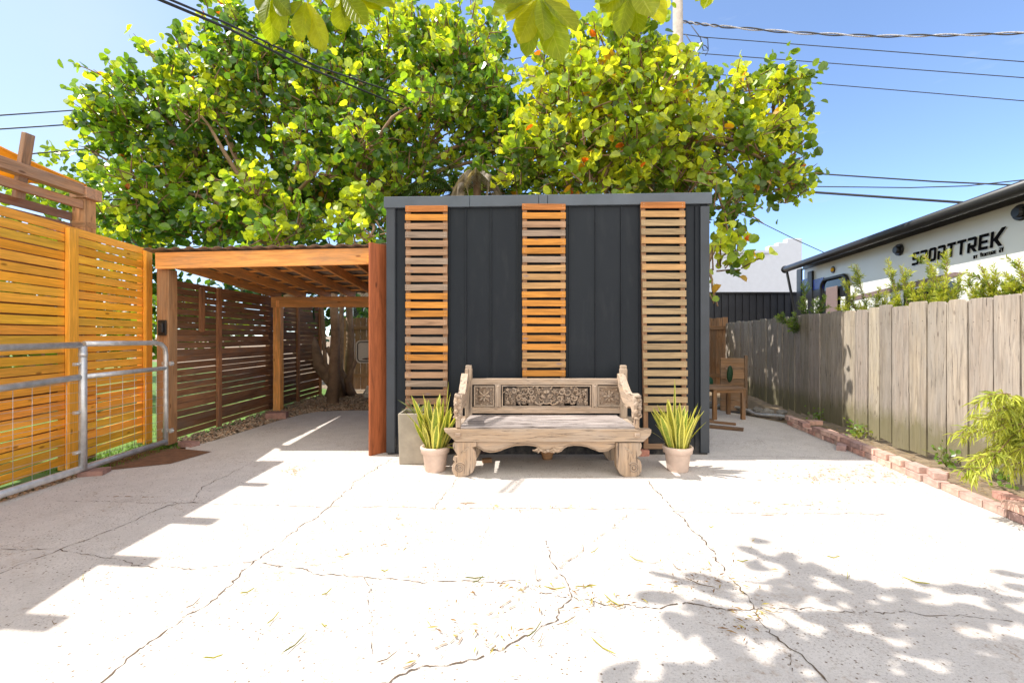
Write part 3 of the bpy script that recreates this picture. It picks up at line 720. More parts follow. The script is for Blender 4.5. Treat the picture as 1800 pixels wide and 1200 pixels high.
# apron with wavy carved lower edge
ap=[(272,655),(1437,655),(1437,700),(1405,712),(1380,732),(1340,742),(1300,742),(1250,722),(1200,702),(1150,692),(1090,690),(1030,700),(1005,715),(985,738),(950,750),(922,742),(905,752),(880,742),(850,752),(822,745),(800,715),(770,700),(740,692),(690,688),(600,692),(560,702),(510,718),(470,735),(430,745),(380,748),(330,738),(305,720),(272,700)]
mb=MB(); mb.prism([(bx(x),bz(y)) for x,y in ap],(0,BY+.045,0),(1,0,0),(0,0,1),.03,(1.05,.98,.88)); A=mb.build('apron',M['teak'],bench,bevel=.003)
mb=MB()
low=[(x,y) for x,y in ap[2:]]
mb.tube([(bx(x),BY+.026,bz(y)+.012) for x,y in low],.005,5,(.75,.68,.6))
for sx in (-1,1):
    cxm=(bx(272)+bx(1437))/2
    for k,(dx,dz,l,w,a) in enumerate(((.018,.006,.022,.014,.3),(.05,.012,.026,.013,-.5),(.085,.018,.034,.014,.5),(.105,.006,.03,.011,-.2),(.07,-.002,.02,.010,1.0))):
        mb.blob((cxm+sx*dx,BY+.022,bz(735)+dz),(l,.012,w),(0,sx*a,0),(1,.95,.86),0,8,6)
mb.build('carving',M['teak'],A)
# scroll feet
LEG=[(80,655),(272,655),(272,690),(238,700),(262,735),(272,790),(262,860),(240,908),(200,935),(175,943),(105,943),(78,920),(66,885),(72,845),(92,818),(78,806),(72,792),(90,778),(112,775),(108,755),(85,722),(74,690)]
LEGR=[(1437,660),(1648,660),(1652,690),(1640,722),(1655,740),(1640,765),(1600,786),(1640,806),(1652,850),(1648,905),(1622,937),(1600,945),(1505,945),(1468,918),(1443,868),(1437,810),(1440,720)]
def spiral(mb,c,r0,turns,y,rad,sgn=1,a0=0,tint=(.8,.72,.62)):
    pts=[]; N=int(turns*22)
    for i in range(N+1):
        f=i/N; a=a0+sgn*f*turns*2*math.pi; r=r0*(1-f*.82); pts.append((c[0]+r*math.cos(a),y,c[1]+r*math.sin(a)))
    mb.tube(pts,rad,5,tint)
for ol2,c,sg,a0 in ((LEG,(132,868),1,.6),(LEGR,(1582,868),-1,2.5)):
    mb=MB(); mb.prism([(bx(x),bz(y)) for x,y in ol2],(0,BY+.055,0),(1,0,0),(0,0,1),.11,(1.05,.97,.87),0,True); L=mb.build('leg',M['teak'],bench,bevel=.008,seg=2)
    mb=MB(); spiral(mb,(bx(c[0]),bz(c[1])),.052,2.1,BY-.001,.0050,sg,a0,(.22,.16,.12)); spiral(mb,(bx(c[0]),bz(c[1])),.058,1.9,BY-.001,.0045,sg,a0,(1.1,1.03,.93))  # dark spiral paints the shadow line of the carved groove
    x0=bx(c[0]); 
    mb.blob((x0,BY-.001,bz(c[1])),(.012,.010,.012),None,(.95,.88,.8))
    for k in range(4):
        xx=x0+(.02+.018*k)*(1 if sg>0 else -1); mb.blob((xx,BY+.003,.235+.012*k),(.010,.009,.026),(0,.5*(1 if sg>0 else -1),0),(1,.95,.85),0,6,5)
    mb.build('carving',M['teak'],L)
for ol2 in (LEG,LEGR):
    mb=MB(); mb.prism([(bx(x)*.98+.006,bz(y)) for x,y in ol2],(0,BR2-.03,0),(1,0,0),(0,0,1),.07,(.95,.9,.8),0,True); mb.build('leg',M['teak'],bench,bevel=.006)
# back frame
XL,XR=-.51,1.275
for x,xt in ((-.475,-.475),(1.222,1.222)):
    mb=MB(); mb.box((x,BR2,.71),(.078,.07,.56),None,WT()); mb.box((x,BR2-.0,.985),(.066,.06,.085),None,WT()); mb.box((x,BR2,1.017),(.05,.05,.025),None,WT()); mb.build('back_post',M['teak'],bench,bevel=.008,seg=2)
def hz(px,y=BR2-.01): return (px-900)/F*y
def vz(py,y=BR2-.01): return CAMH-(py-HY)/F*y
xa,xb=hz(831),hz(1091)
mb=MB(); mb.box(((xa+xb)/2,BR2,(vz(665)+vz(676))/2),(xb-xa+.03,.05,vz(665)-vz(676)),None,(1.02,1,.98)); mb.build('top_rail',M['teak'],bench,bevel=.006,seg=2)
mb=MB(); mb.box(((xa+xb)/2,BR2,(vz(715)+vz(726))/2),(xb-xa+.03,.05,vz(715)-vz(726)),None,(1,.98,.96)); mb.build('lower_rail',M['teak'],bench,bevel=.006,seg=2)
for a,b in ((870,881),(1040,1050)):
    mb=MB(); mb.box(((hz(a)+hz(b))/2,BR2-.004,(vz(675)+vz(716))/2),(hz(b)-hz(a),.05,vz(675)-vz(716)),None,(1,.98,.96))
    mb.box(((hz(a)+hz(b))/2,BR2-.032,(vz(677)+vz(714))/2),((hz(b)-hz(a))*.5,.012,vz(677)-vz(714)),None,(1,.98,.96)); mb.build('divider',M['teak'],bench,bevel=.005)
def petal(mb,c,l,w,a,y=0,tint=(1,1,1)):
    d=(math.cos(a),math.sin(a)); mb.blob((c[0]+d[0]*l*.9,BR2-.012+y,c[1]+d[1]*l*.9),(l,.014,w),(0,-a,0),tint,0,8,6)
def flower_panel(x0,x1):
    zt_,zb_=vz(678),vz(714); cx,cz=(x0+x1)/2,(zt_+zb_)/2; w=x1-x0; h=zt_-zb_
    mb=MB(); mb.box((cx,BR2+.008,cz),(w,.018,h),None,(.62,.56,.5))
    fw=.014
    mb.box((cx,BR2-.012,zt_-fw/2),(w,.02,fw)); mb.box((cx,BR2-.012,zb_+fw/2),(w,.02,fw)); mb.box((x0+fw/2,BR2-.012,cz),(fw,.02,h-2*fw)); mb.box((x1-fw/2,BR2-.012,cz),(fw,.02,h-2*fw))
    pn=mb.build('carved_panel',M['teak'],bench,bevel=.002); mb=MB()
    for k in range(8):
        a=k*math.pi/4; petal(mb,(cx+.012*math.cos(a),cz+.012*math.sin(a)),.030 if k%2==0 else .036,.013,a,0,(.95,.9,.84))
    mb.blob((cx,BR2-.02,cz),(.016,.014,.016)); spiral(mb,(cx,cz),.024,1,BR2-.024,.004,1,0,(1,.95,.9))
    for sx in (-1,1):
        for sz in (-1,1):
            petal(mb,(cx+sx*w*.38,cz+sz*h*.36),.016,.009,math.atan2(-sz,-sx),0,(.9,.85,.8)); mb.blob((cx+sx*w*.40,BR2-.012,cz+sz*h*.12),(.008,.01,.012)); mb.blob((cx+sx*w*.14,BR2-.012,cz+sz*h*.40),(.012,.01,.008))
    mb.build('carving',M['teak'],pn)
flower_panel(hz(833),hz(869)); flower_panel(hz(1051),hz(1090))
x0,x1=hz(882),hz(1039); zt_,zb_=vz(677),vz(715); cx,cz=(x0+x1)/2,(zt_+zb_)/2; w=x1-x0; h=zt_-zb_
mb=MB(); fw=.013
mb.box((cx,BR2-.01,zt_-fw/2),(w,.024,fw)); mb.box((cx,BR2-.01,zb_+fw/2),(w,.024,fw)); mb.box((x0+fw/2,BR2-.01,cz),(fw,.024,h-2*fw)); mb.box((x1-fw/2,BR2-.01,cz),(fw,.024,h-2*fw))
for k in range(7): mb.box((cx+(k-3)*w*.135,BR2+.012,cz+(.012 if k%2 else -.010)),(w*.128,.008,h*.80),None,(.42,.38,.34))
pn=mb.build('carved_panel',M['teak'],bench,bevel=.002); mb=MB()
def tint(): t=rng.uniform(.78,1.08); return (t,t*.96,t*.9)
def curl(mb,c,r,turns,sgn,a0,rad,y=0):
    pts=[];N=18; rads=[]
    for i in range(N+1):
        f=i/N; a=a0+sgn*f*turns*6.283; rr=r*(1-f*.75); pts.append((c[0]+rr*math.cos(a),BR2-.014+y,c[1]+rr*math.sin(a))); rads.append(rad*(1.15-.6*f))
    mb.tube(pts,rads,6,tint())
for sx in (-1,1):
    # central palmette and crown
    for k in range(4): petal(mb,(cx,cz+.035),.026-.002*k,.010,math.pi/2-sx*(.0+.42*k),-.004*k,tint())
    for k in range(3): petal(mb,(cx+sx*.01,cz-.02),.034,.011,-sx*0+math.pi*(0 if sx>0 else 1)+sx*(.35+.35*k),0,tint())
    mb.tube([(cx,BR2-.02,zb_+.035),(cx+sx*.035,BR2-.02,zb_+.045),(cx+sx*.065,BR2-.02,zb_+.025),(cx+sx*.10,BR2-.02,zb_+.035),(cx+sx*.13,BR2-.02,zb_+.065)],[.009,.008,.008,.009,.007],6,tint())
    curl(mb,(cx+sx*.14,cz-.025),.034,1.2,sx,-1.6,.009); curl(mb,(cx+sx*.165,cz+.05),.04,1.2,-sx,1.2,.009)
    curl(mb,(cx+sx*.235,cz+.045),.042,1.1,sx,math.pi*.9,.010); curl(mb,(cx+sx*.30,cz-.02),.036,1.2,-sx,.6,.009); curl(mb,(cx+sx*.36,cz+.055),.03,1.2,sx,2,.008)
    # blossoms
    for (dx,dz,pr_,n_) in ((.245,-.04,.024,6),(.37,-.045,.022,6),(.405,.03,.020,5),(.09,.05,.02,5),(.31,.065,.018,5)):
        if n_:
            for k in range(n_):
                a=k*6.283/n_+dx*9; petal(mb,(cx+sx*dx+.006*math.cos(a),cz+dz+.006*math.sin(a)),pr_*.62,pr_*.36,a,-.006,tint())
            mb.blob((cx+sx*dx,BR2-.028,cz+dz),(.008,.009,.008),None,tint())
    for (dx,dz,r_) in ((.185,-.055,.021),(.175,-.005,.018),(.425,-.062,.017),(.43,.065,.018),(.335,.02,.017),(.20,.082,.015),(.045,.082,.012),(.30,-.075,.015),(.115,-.072,.015),(.275,.0,.014),(.40,-.005,.013)):
        mb.blob((cx+sx*dx,BR2-.012,cz+dz),(r_,.016,r_*.85),(0,rng.uniform(-1,1),0),tint(),0,8,6)
    for k in range(60):
        a=rng.uniform(0,6.28); dx=rng.uniform(.03,.455); dz=rng.uniform(-.085,.088)
        petal(mb,(cx+sx*dx,cz+dz),rng.uniform(.014,.026),rng.uniform(.006,.010),a,.006,tint())
mb.build('carving',M['teak'],pn)
# arms: shaped side boards with curled fronts
def arm(xc,sg):
    prof=[(5.02,.93),(4.97,.94),(4.90,.90),(4.80,.83),(4.70,.775),(4.62,.76),(4.52,.775),(4.44,.79),(4.37,.785),(4.325,.75),(4.32,.70),(4.335,.62),(4.35,.575),(4.385,.555),(4.41,.58),(4.415,.63),(4.45,.655),(4.52,.65),(4.60,.62),(4.72,.64),(4.84,.70),(4.92,.76),(4.97,.80),(5.02,.80)]
    mb=MB(); mb.prism([(y,z) for y,z in prof],(xc,0,0),(0,1,0),(0,0,1),.075,(1.02,1,.97)); A=mb.build('arm',M['teak'],bench,bevel=.012,seg=3)
    mb=MB(); y=4.325
    for k in range(5):
        mb.blob((xc+(-.018 if k%2 else .018),y-.004,.735-.035*k),(.022,.016,.026),(0,(.5 if k%2 else -.5),0),(.9,.84,.78),0,7,5)
    mb.blob((xc,y-.002,.775),(.034,.022,.018)); mb.blob((xc,4.35,.565),(.03,.025,.02))
    for k in range(4): mb.blob((xc-sg*.04,4.42+.085*k,.72-.012*k),(.012,.045,.022),(.5,0,0),(.95,.9,.84),0,7,5)
    mb.build('carving',M['teak'],A)
    mb=MB(); mb.box((xc+sg*.0,4.372,.53),(.045,.05,.12),None,(1.05,.95,.84)); mb.box((xc-sg*0,BY-.026,.405),(.052,.03,.035),None,(1.05,.92,.8)); mb.build('arm_post',M['teak'],bench,bevel=.005)
arm(-.515,1); arm(1.195,-1)

# ================================================================ POTTED PLANTS
def blade(mb,base,h,w,az,lean,curl_,tint,fold=.25,n=7,twist=0.0):
    """sword leaf: a folded strip that leans and curls"""
    b0=len(mb.v); d=Vector((math.cos(az),math.sin(az),0)); s0=Vector((-d.y,d.x,0)); p=Vector(base); ang=lean
    for i in range(n+1):
        f=i/n; ww=w*(.6+.8*f if f<.5 else max(0,1-(f-.5)/.5)**.6) if i<n else 0.0005
        ca=twist*f; s=s0*math.cos(ca)+d*math.sin(ca); nn=(d*math.cos(ang)-Vector((0,0,1))*math.sin(ang))
        mb.v+= [p-s*ww+nn*ww*fold*-1, p+nn*0, p+s*ww+nn*ww*fold*-1]
        st=h/n; p=p+(Vector((0,0,1))*math.cos(ang)+d*math.sin(ang))*st; ang+=curl_/n
    for i in range(n):
        f0,f1=i/n*h*4,(i+1)/n*h*4; a=b0+3*i; o_=rng.random()*0
        mb.face([a,a+1,a+4,a+3],[(-1,f0,0),(0,f0,0),(0,f1,0),(-1,f1,0)],(*tint,.5),0,True)
        mb.face([a+1,a+2,a+5,a+4],[(0,f0,0),(1,f0,0),(1,f1,0),(0,f1,0)],(*tint,.5),0,True)
def pot(parent,c,H=.245,rt=.145,rb=.098):
    mb=MB(); prof=[(0,.0),(rb,.0),(rb+.004,.006),(rt-.022,H*.70),(rt-.018,H*.72),(rt-.004,H*.74),(rt-.002,H*.86),(rt+.004,H*.90),(rt+.004,H-.006),(rt-.002,H),(rt-.016,H),(rt-.022,H-.03),(0,H-.031)]
    mb.lathe(prof,c,32); mb.build('pot',M['terracotta'],parent)
    mb=MB(); mb.lathe([(rt-.018,H-.028),(rt*.5,H-.018),(0,H-.015)],c,20); 
    for k in range(20): a=rng.uniform(0,6.28); r=rng.uniform(0,rt-.03); mb.blob((c[0]+r*math.cos(a),c[1]+r*math.sin(a),H-.015),.012,None,(1,1,1),0,5,4,.2)
    mb.build('soil',M['soil'],parent)
def snake(px,label,tall,seed,extra=()):
    global rng; keep=rng; rng=random.Random(seed)
    base=G(px,833); c=Vector((base.x,4.58,0))
    t=thing('potted_snake_plant',label,'potted plant',c,'snake plants in terracotta pots beside the bench')
    pot(t,c)
    n=0
    for i in range(54):
        a=rng.uniform(0,6.28); r=math.sqrt(rng.random())*.105; h=rng.uniform(.26,.60)*(1.0-.20*r/.105)
        if i%7==0: h*=1.12
        g=rng.uniform(.75,1.25); q=rng.random()
        col=(.24*g,.31*g,.04*g) if q<.62 else ((.30*g,.30*g,.035*g) if q<.93 else (.42*g,.20*g,.05*g))
        mb=MB(); blade(mb,(c.x+r*math.cos(a),c.y+r*math.sin(a),.215),h,rng.uniform(.030,.047),a+rng.uniform(-.5,.5),.04+r/.105*rng.uniform(.10,.50),rng.uniform(-.12,.34),col,.28,7,rng.uniform(-.9,.9))
        mb.build('leaf',M['blade'],t)
    for (az,h,w,ln,cu,tw) in extra:
        mb=MB(); blade(mb,(c.x+.06*math.cos(az),c.y+.06*math.sin(az),.215),h,w,az,ln,cu,(.22,.28,.035),.25,9,tw); mb.build('leaf',M['blade'],t)
    rng=keep; return t
snake(761,'snake plant in terracotta pot left of the carved bench, in front of concrete planter',.72,11,((0.15,.68,.015,.16,-.12,.6),(.6,.56,.017,.2,0,.2),(-.35,.36,.019,.9,1.5,0),(-.5,.30,.017,1.1,1.3,0),(2.9,.46,.014,.45,.5,0)))
snake(1200,'snake plant in terracotta pot right of the carved bench, in front of the shed',.70,23,((1.7,.70,.014,.02,-.05,.5),(3.0,.40,.006,.7,.7,0),(.1,.44,.018,.42,.25,0),(.0,.36,.017,.62,.2,.2)))
# square concrete planter
pc=Vector((-1.01,4.95,0))
sp=thing('concrete_planter','tall square beige concrete planter with small spiky plant at the shed corner','planter',pc)
mb=MB(); H=.535
def ring(mb,z,h): return [len(mb.v)+i for i in range(4)],mb.v.extend([Vector((pc.x+sx*h,pc.y+sy*h,z)) for sx,sy in ((-1,-1),(1,-1),(1,1),(-1,1))])
hs=[(0,.175),(H,.185),(H,.165),(H-.07,.16)]
rs=[ring(mb,z,h)[0] for z,h in hs]
for a,b in zip(rs,rs[1:]):
    for i in range(4): mb.face([a[i],a[(i+1)%4],b[(i+1)%4],b[i]],g4,t1)
mb.face(rs[-1],g4,t1); mb.face(rs[0][::-1],g4,t1); mb.build('planter_box',M['planter'],sp,bevel=.008,seg=2)
mb=MB(); mb.box((pc.x,pc.y,H-.05),(.318,.318,.03)); mb.build('soil',M['soil'],sp)
for i in range(16):
    a=i*.4+rng.uniform(-.2,.2); g=rng.uniform(.7,1.2); mb=MB(); blade(mb,(pc.x-.03+.02*math.cos(a),pc.y+.02*math.sin(a),H-.04),rng.uniform(.16,.26),.011,a,rng.uniform(.5,1.1),rng.uniform(.2,.7),(.16*g,.20*g,.09*g),.3,5); mb.build('leaf',M['needle'],sp)

# ================================================================ SMALL THINGS UNDER AND BESIDE THE BENCH
def small(name,label,cat,mat,fn,c,group=None):
    mb=MB(); fn(mb,Vector(c)); o=mb.build(name,mat,None,c); return tag(o,label,cat,group)
def stone(r,t=(1,1,1),j=.15): return lambda mb,c: mb.blob(c+Vector((0,0,r[2]*.8)),r,(0,0,rng.uniform(0,3)),t,0,8,6,j)
op=thing('clay_bowl','broken orange clay bowl lying behind the bench apron','bowl',G(1000-80+8,796)+Vector((0,.3,0)))
c=Vector(op.location); mb=MB(); mb.lathe([(0,.0),(.06,.0),(.10,.06),(.12,.115),(.11,.115),(.092,.065),(.05,.012),(0,.012)],c,20,(1.3,.75,.5)); mb.build('bowl_wall',M['terracotta'],op)
for x in (.05,.10,.13,.19,.24): 
    pass
for i,(px_,py_) in enumerate(((868,797),(877,796),(884,798),(891,796))):
    small('pebble',ordn(i)+' white pebble from the left in the row under the bench','pebble',M['shell'],stone((.03,.025,.02),(1.1,1.1,1.1)),G(px_,py_)+Vector((0,.05,0)),'white pebbles under the bench')
small('shell','large pale ridged shell lying under the middle of the bench','shell',M['shell'],lambda mb,c:[mb.blob(c+Vector((.03*k,0,.03+.004*k)),(.028+.006*math.sin(k),.05,.032-.003*k),(0,.2,0),(.9,.95,.85),0,8,6,.05) for k in range(-2,4)],G(935,797)+Vector((0,.06,0)))
small('rock','dark purple rock on slab just behind left scroll foot of bench','rock',M['rock'],lambda mb,c:[mb.blob(c+Vector((a,b,.03)),(.05,.04,.035),(0,0,a*9),(.25,.17,.19),0,7,5,.2) for a,b in ((0,0),(.06,.03),(-.04,.04))],G(848,799)+Vector((0,.05,0)))
small('wood_chunk','short stub of split wood on the slab under the left of the bench','wood chunk',M['table'],lambda mb,c:mb.box(c+Vector((0,0,.02)),(.10,.06,.04),(0,0,.2)),G(856,812))
small('wood_stump','squat brown turned wood stump under the centre of the bench','stump',M['post'],lambda mb,c:mb.lathe([(0,0),(.05,0),(.06,.03),(.075,.07),(.08,.1),(0,.1)],c,14),G(962,806))
small('brick','single red brick lying on slab behind right scroll foot of bench','brick',M['brick'],lambda mb,c:mb.box(c+Vector((0,0,.033)),(.12,.2,.065),(0,0,.2),(1.2,.8,.7)),G(1133,802)+Vector((-.02,.1,0)))
small('brick','loose red brick lying against foot of the rear carport post','brick',M['brick'],lambda mb,c:mb.box(c+Vector((0,0,.05)),(.30,.2,.10),(0,0,.25),(.75,.6,.55)),G(487,735))
small('brick','dark brick beside carport front post at the gravel edge','brick',M['brick'],lambda mb,c:mb.box(c+Vector((0,0,.02)),(.22,.11,.06),(0,0,-.3),(.6,.5,.5)),G(332,783))
small('brick','dusty brick lying under bottom rail of the pipe gate','brick',M['brick'],lambda mb,c:mb.box(c+Vector((0,0,.01)),(.2,.16,.07),(0,0,.3),(.6,.5,.48)),G(166,833))

# ================================================================ BRICK EDGING
def bedge(Y): return 3.17+.147*Y
bd=Vector((.147,1,0)).normalized(); ba=math.atan2(bd.y,bd.x)
proto={}
def brick_at(loc,rz,label,dims=(.205,.10,.06),tint=None,name='brick',rx=0):
    k=rng.randrange(6)
    if k not in proto:
        mb=MB(); tn=[(1,1,1),(.85,.75,.75),(1.15,1.05,1.0),(.75,.72,.78),(1.05,.85,.8),(1.3,1.25,1.2)][k]; mb.box((0,0,.03),(.2,.098,.06),None,tn)
        o=mb.build('brick',M['brick'],None,(0,0,0),bevel=.005,seg=2); proto[k]=o
    else: o=proto[k].copy(); C.objects.link(o)
    o.location=loc; o.rotation_euler=(rx,rng.uniform(-.02,.02),rz); tag(o,label,'brick','bricks of the low dry-laid edging'); return o
Y=3.05; i=0
while Y<7.0:
    j=rng.uniform(-.010,.010); brick_at((bedge(Y)+.05+j,Y,0.001),ba+rng.uniform(-.07,.07),ordn(i)+' brick from the camera in the bottom course of the brick edging'); Y+=.207+rng.uniform(0,.008); i+=1
Y=4.35; i=0
while Y<6.95:
    if not(6.25<Y<6.45):
        brick_at((bedge(Y)+.055+rng.uniform(-.012,.012),Y,.063),ba+rng.uniform(-.13,.13),ordn(i)+' brick from the camera in the top course of the brick edging')
        i+=1
    Y+=.207+rng.uniform(0,.02)
for (X_,Y_,Z_,rz_,lab) in ((bedge(3.3)+.17,3.3,.063,ba+.1,'nearest loose brick stacked behind the edging beside drooping feathery shrub'),(bedge(3.52)+.16,3.52,.063,ba-.1,'second loose brick stacked behind the edging beside drooping feathery shrub'),(bedge(3.1)+.16,3.1,.063,ba,'loose brick behind edging at the right picture border'),
    (bedge(4.1)+.10,4.15,.063,ba-.35,'tilted loose brick laid askew at the gap in the edging'),(bedge(4.3)+.2,4.32,.02,ba+.5,'loose brick half sunk in soil behind gap in the edging'),(bedge(6.6)+.24,6.6,.063,0.05,'pale brick lying crosswise on far end of the edging'),
    (bedge(5.8)+.22,5.85,.02,ba-.2,'long brick on the soil against the fence foot, mid edging'),(bedge(6.0)+.22,6.1,.02,ba,'dark brick on soil against the fence foot behind the edging'),(bedge(3.35)+.05,3.32,.063,ba,'brick atop the near end of the edging'),(bedge(5.35)-.03,5.42,0,.9,'small half brick jutting out from the edging onto the slab')):
    brick_at((X_,Y_,Z_),rz_,lab)

# ================================================================ WOODEN TABLE, PLANK PANEL, CACTUS, SCRAPS
tb=thing('wooden_table','low rough wooden slatted table standing on slab at the fence corner','table',(3.45,7.6,0))
for x,y in ((3.27,7.35),(3.73,7.35),(3.27,7.85),(3.73,7.85)):
    mb=MB(); mb.box((x,y,.24),(.06,.06,.48),None,(1.1,1.0,.85)); mb.build('leg',M['table'],tb,bevel=.004)
mb=MB(); mb.beam((3.30,7.33,.455),(3.70,7.33,.455),.05,.03,(0,0,1),(1.1,1,.85)); mb.beam((3.27,7.38,.455),(3.27,7.82,.455),.05,.03,(0,0,1)); mb.beam((3.73,7.38,.455),(3.73,7.82,.455),.05,.03,(0,0,1)); mb.build('frame',M['table'],tb,bevel=.003)
for i,(y,r_) in enumerate(((7.36,0),(7.47,.0),(7.60,.06),(7.72,-.3),(7.86,0))):
    mb=MB(); mb.beam((3.08,y,.495+.003*(i%2)),(3.78,y+r_*.3,.495+.004*(i%3)),.085,.022,(0,1,0),(rng.uniform(.8,1.2),)*3); mb.build('top_slat',M['table'],tb,bevel=.003)
pp=thing('wooden_screen','square panel of four weathered planks standing upright behind the low wooden table','wooden screen',(3.98,8.15,0))
for k in range(5):
    mb=MB(); z=.10+.19*k; mb.box((3.97,8.15,z+.0),(.46,.03,.183),(R(-4),0,R(-6)),(rng.uniform(1.0,1.5),)*3); mb.build('plank',M['table'],pp,bevel=.004)
mb=MB(); mb.box((4.17,8.12,.50),(.05,.05,1.0),(0,0,R(-6)),(.9,.9,.9)); mb.build('upright',M['table'],pp,bevel=.004)
def cactus(c,label,pads,col):
    t=thing('cactus',label,'cactus',c)
    for (dx,dz,rx_,rz_,a) in pads:
        mb=MB(); mb.blob(Vector(c)+Vector((dx,0,dz)),(rx_,.03,rz_),(0,a,0),col,0,12,10)
        for k in range(26):
            q=rng.uniform(0,6.28); r=rng.random(); mb.blob(Vector(c)+Vector((dx+rx_*r*math.cos(q)*.85,-.028*(1-r*.6),dz+rz_*r*math.sin(q)*.85)),.006,None,tuple(x*1.8 for x in col),0,4,3)
        mb.build('pad',M['needle'],t)
cactus((3.82,7.98,.50),'tall narrow dark green cactus pad in front of the plank panel',((0,.18,.055,.15,.05),),(.025,.07,.03))
cactus((3.34,8.1,.3),'round teal green cactus pads behind table, against the shed edge',((0,.27,.12,.14,.2),(.17,.24,.07,.09,-.3),(-.16,.2,.09,.1,.3)),(.02,.085,.05))
for i,(x,y,rz_,L,t_,lab) in enumerate(((3.02,6.62,-.55,.62,.9,'wide dark plank offcut nearest the camera beside the shed corner'),(3.05,6.85,-.6,.58,1.2,'narrow plank offcut lying across the dark one beside shed corner'),(2.95,7.12,.25,.42,1.1,'pointed brown plank offcut at the back of the scrap pile'),(2.72,7.0,-.2,.3,.8,'short plank offcut half hidden behind the shed corner'))):
    mb=MB(); mb.box((0,0,0),(L,.10 if i!=1 else .045,.035),None,(t_*.8,t_*.75,t_*.75)); o=mb.build('plank_offcut',M['table'],None,(0,0,0),bevel=.004); o.location=(x,y,.022+.03*(i==1)); o.rotation_euler=(0,0,rz_); tag(o,lab,'wood scrap','plank offcuts beside the shed')
for i in range(9):
    x=3.7+i*.09+rng.uniform(-.05,.05); y=8.7-i*.16+rng.uniform(-.1,.1)
    small('rock',('largest','smallest','flattest','palest','darkest','roundest','most angular','lowest','dustiest')[i]+' grey rock heaped at the foot of the silvered fence, '+('at table leg','behind the table','at the back corner','beside the hose','under the hose end','next to the hose end','nearest the fence boards','at the slab edge','nearest the bricks')[i],'rock',M['rock'],stone((rng.uniform(.06,.13),rng.uniform(.06,.1),rng.uniform(.04,.09)),(rng.uniform(.5,1),)*3,.22),(x,y,0),'rocks at the foot of the fence')
mb=MB(); 
hs_=[Vector((3.9+.42*f+.05*math.sin(f*7),8.3-1.25*f,.06+.02*math.sin(f*9))) for f in [i/24 for i in range(25)]]
mb.tube(hs_,.022,8); o=mb.build('hose',M['galv'],None,(3.9,8.3,0)); tag(o,'pale hose lying along fence foot beyond the end of the bricks','hose')

# ================================================================ FAR BUILDING, BLACK CLADDING
Yb=24.0
fb=thing('stucco_building','white stucco building with stepped parapet beyond the black ribbed wall','building',(P(1330,0,Yb).x,Yb,0))
steps=[(1150,440),(1352,440),(1352,432),(1368,432),(1368,426),(1384,426),(1384,419),(1410,419)]
ol=[(P(x,y,Yb).x,P(x,y,Yb).z) for x,y in steps]; ol=[(ol[0][0],0)]+ol+[(ol[-1][0],0)]
mb=MB(); mb.prism(ol,(0,Yb+.2,0),(1,0,0),(0,0,1),.4); mb.build('parapet_wall',M['white'],fb,bevel=.02)
mb=MB(); mb.box(((ol[0][0]+ol[-1][0])/2,Yb+5,2.4),(ol[-1][0]-ol[0][0],9.2,4.8)); mb.build('wall',M['white'],fb)
mb=MB(); mb.box(((ol[0][0]+ol[3][0])/2,Yb-.04,P(0,443,Yb).z),(ol[3][0]-ol[0][0],.1,.14)); mb.build('coping',M['white'],fb)
dc=thing('ribbed_wall','low black ribbed cladding wall beyond the fence corner, below white stepped building','wall',(9.2,13.6,0))
z1=P(0,516,13.6).z; mb=MB(); mb.box((8.8,13.65,z1/2),(8.5,.06,z1)); x=4.6
while x<13: mb.box((x,13.605,z1/2),(.025,.03,z1)); x+=.21
mb.build('cladding',M['darkcladding'],dc)
mb=MB(); mb.box((8.8,13.62,z1+.02),(8.6,.14,.05)); mb.build('cap',M['darkframe'],dc)
wh=thing('house','small white house with dark windows glimpsed over the back fence past carport','house',(-6.2,20,0))
mb=MB(); hx0,hx1=P(612,0,20).x,P(700,0,20).x; mb.box(((hx0+hx1)/2,22,1.5),(hx1-hx0,4,3.0)); mb.build('wall',M['white'],wh)
for px_ in (630,655,680):
    c=P(px_,548,19.98); mb=MB(); mb.box((c.x,c.y,2.35),(.42,.05,.5)); w_=mb.build('window',M['glass'],wh)
mb=MB(); mb.prism([(hx0-.4,3.0),(hx1+.4,3.0),((hx0+hx1)/2,4.2)],(0,22,0),(1,0,0),(0,0,1),4.6); mb.build('roof',M['roofsheet'],wh)

# ================================================================ TRAVEL TRAILER (right)
VX=lambda Y:5.42+.38+.18*Y
vd=Vector((.18,1,0)).normalized(); vn=Vector((-vd.y,vd.x,0))         # vn points at the yard
V0=Vector((VX(12.6),12.6,0)); VL=10.5                                      # far front corner; runs towards and past the camera
def V(s_,z,out=0.0): p=V0-vd*s_+vn*out; return Vector((p.x,p.y,z))
def onrv(px,py,out=0.0):
    """trailer side coordinates (s, z) seen at a photo pixel"""
    kx=(px-900)/F; o_=V0+vn*out; # (o.x - vd.x s) = kx (o.y - vd.y s)
    s_=(o_.x-kx*o_.y)/(vd.x-kx*vd.y); Y=o_.y-vd.y*s_; return s_, CAMH-(py-HY)/F*Y
rv=thing('travel_trailer','white travel trailer with black awning tube parked behind the silvered fence','trailer',V0)
ZR=3.27
mb=MB(); prof=[(0,.55),(VL,.55),(VL,ZR),(.12,ZR),(.0,ZR-.12)]
mb.prism(prof,V(0,0,-1.15),tuple(-vd),(0,0,1),2.3); mb.build('body',M['rvwhite'],rv,bevel=.05,seg=3)
mb=MB(); mb.beam(V(0,ZR-.06,.006),V(VL,ZR-.06,.006),.09,.022,(0,0,1)); mb.build('roof_rail',M['darkframe'],rv)
AO=.42
mb=MB(); a0=V(.05,ZR+.03,.03); a1=V(VL,ZR+.03,.03); b0_=V(.05,ZR-.02,AO); b1_=V(VL,ZR-.02,AO)
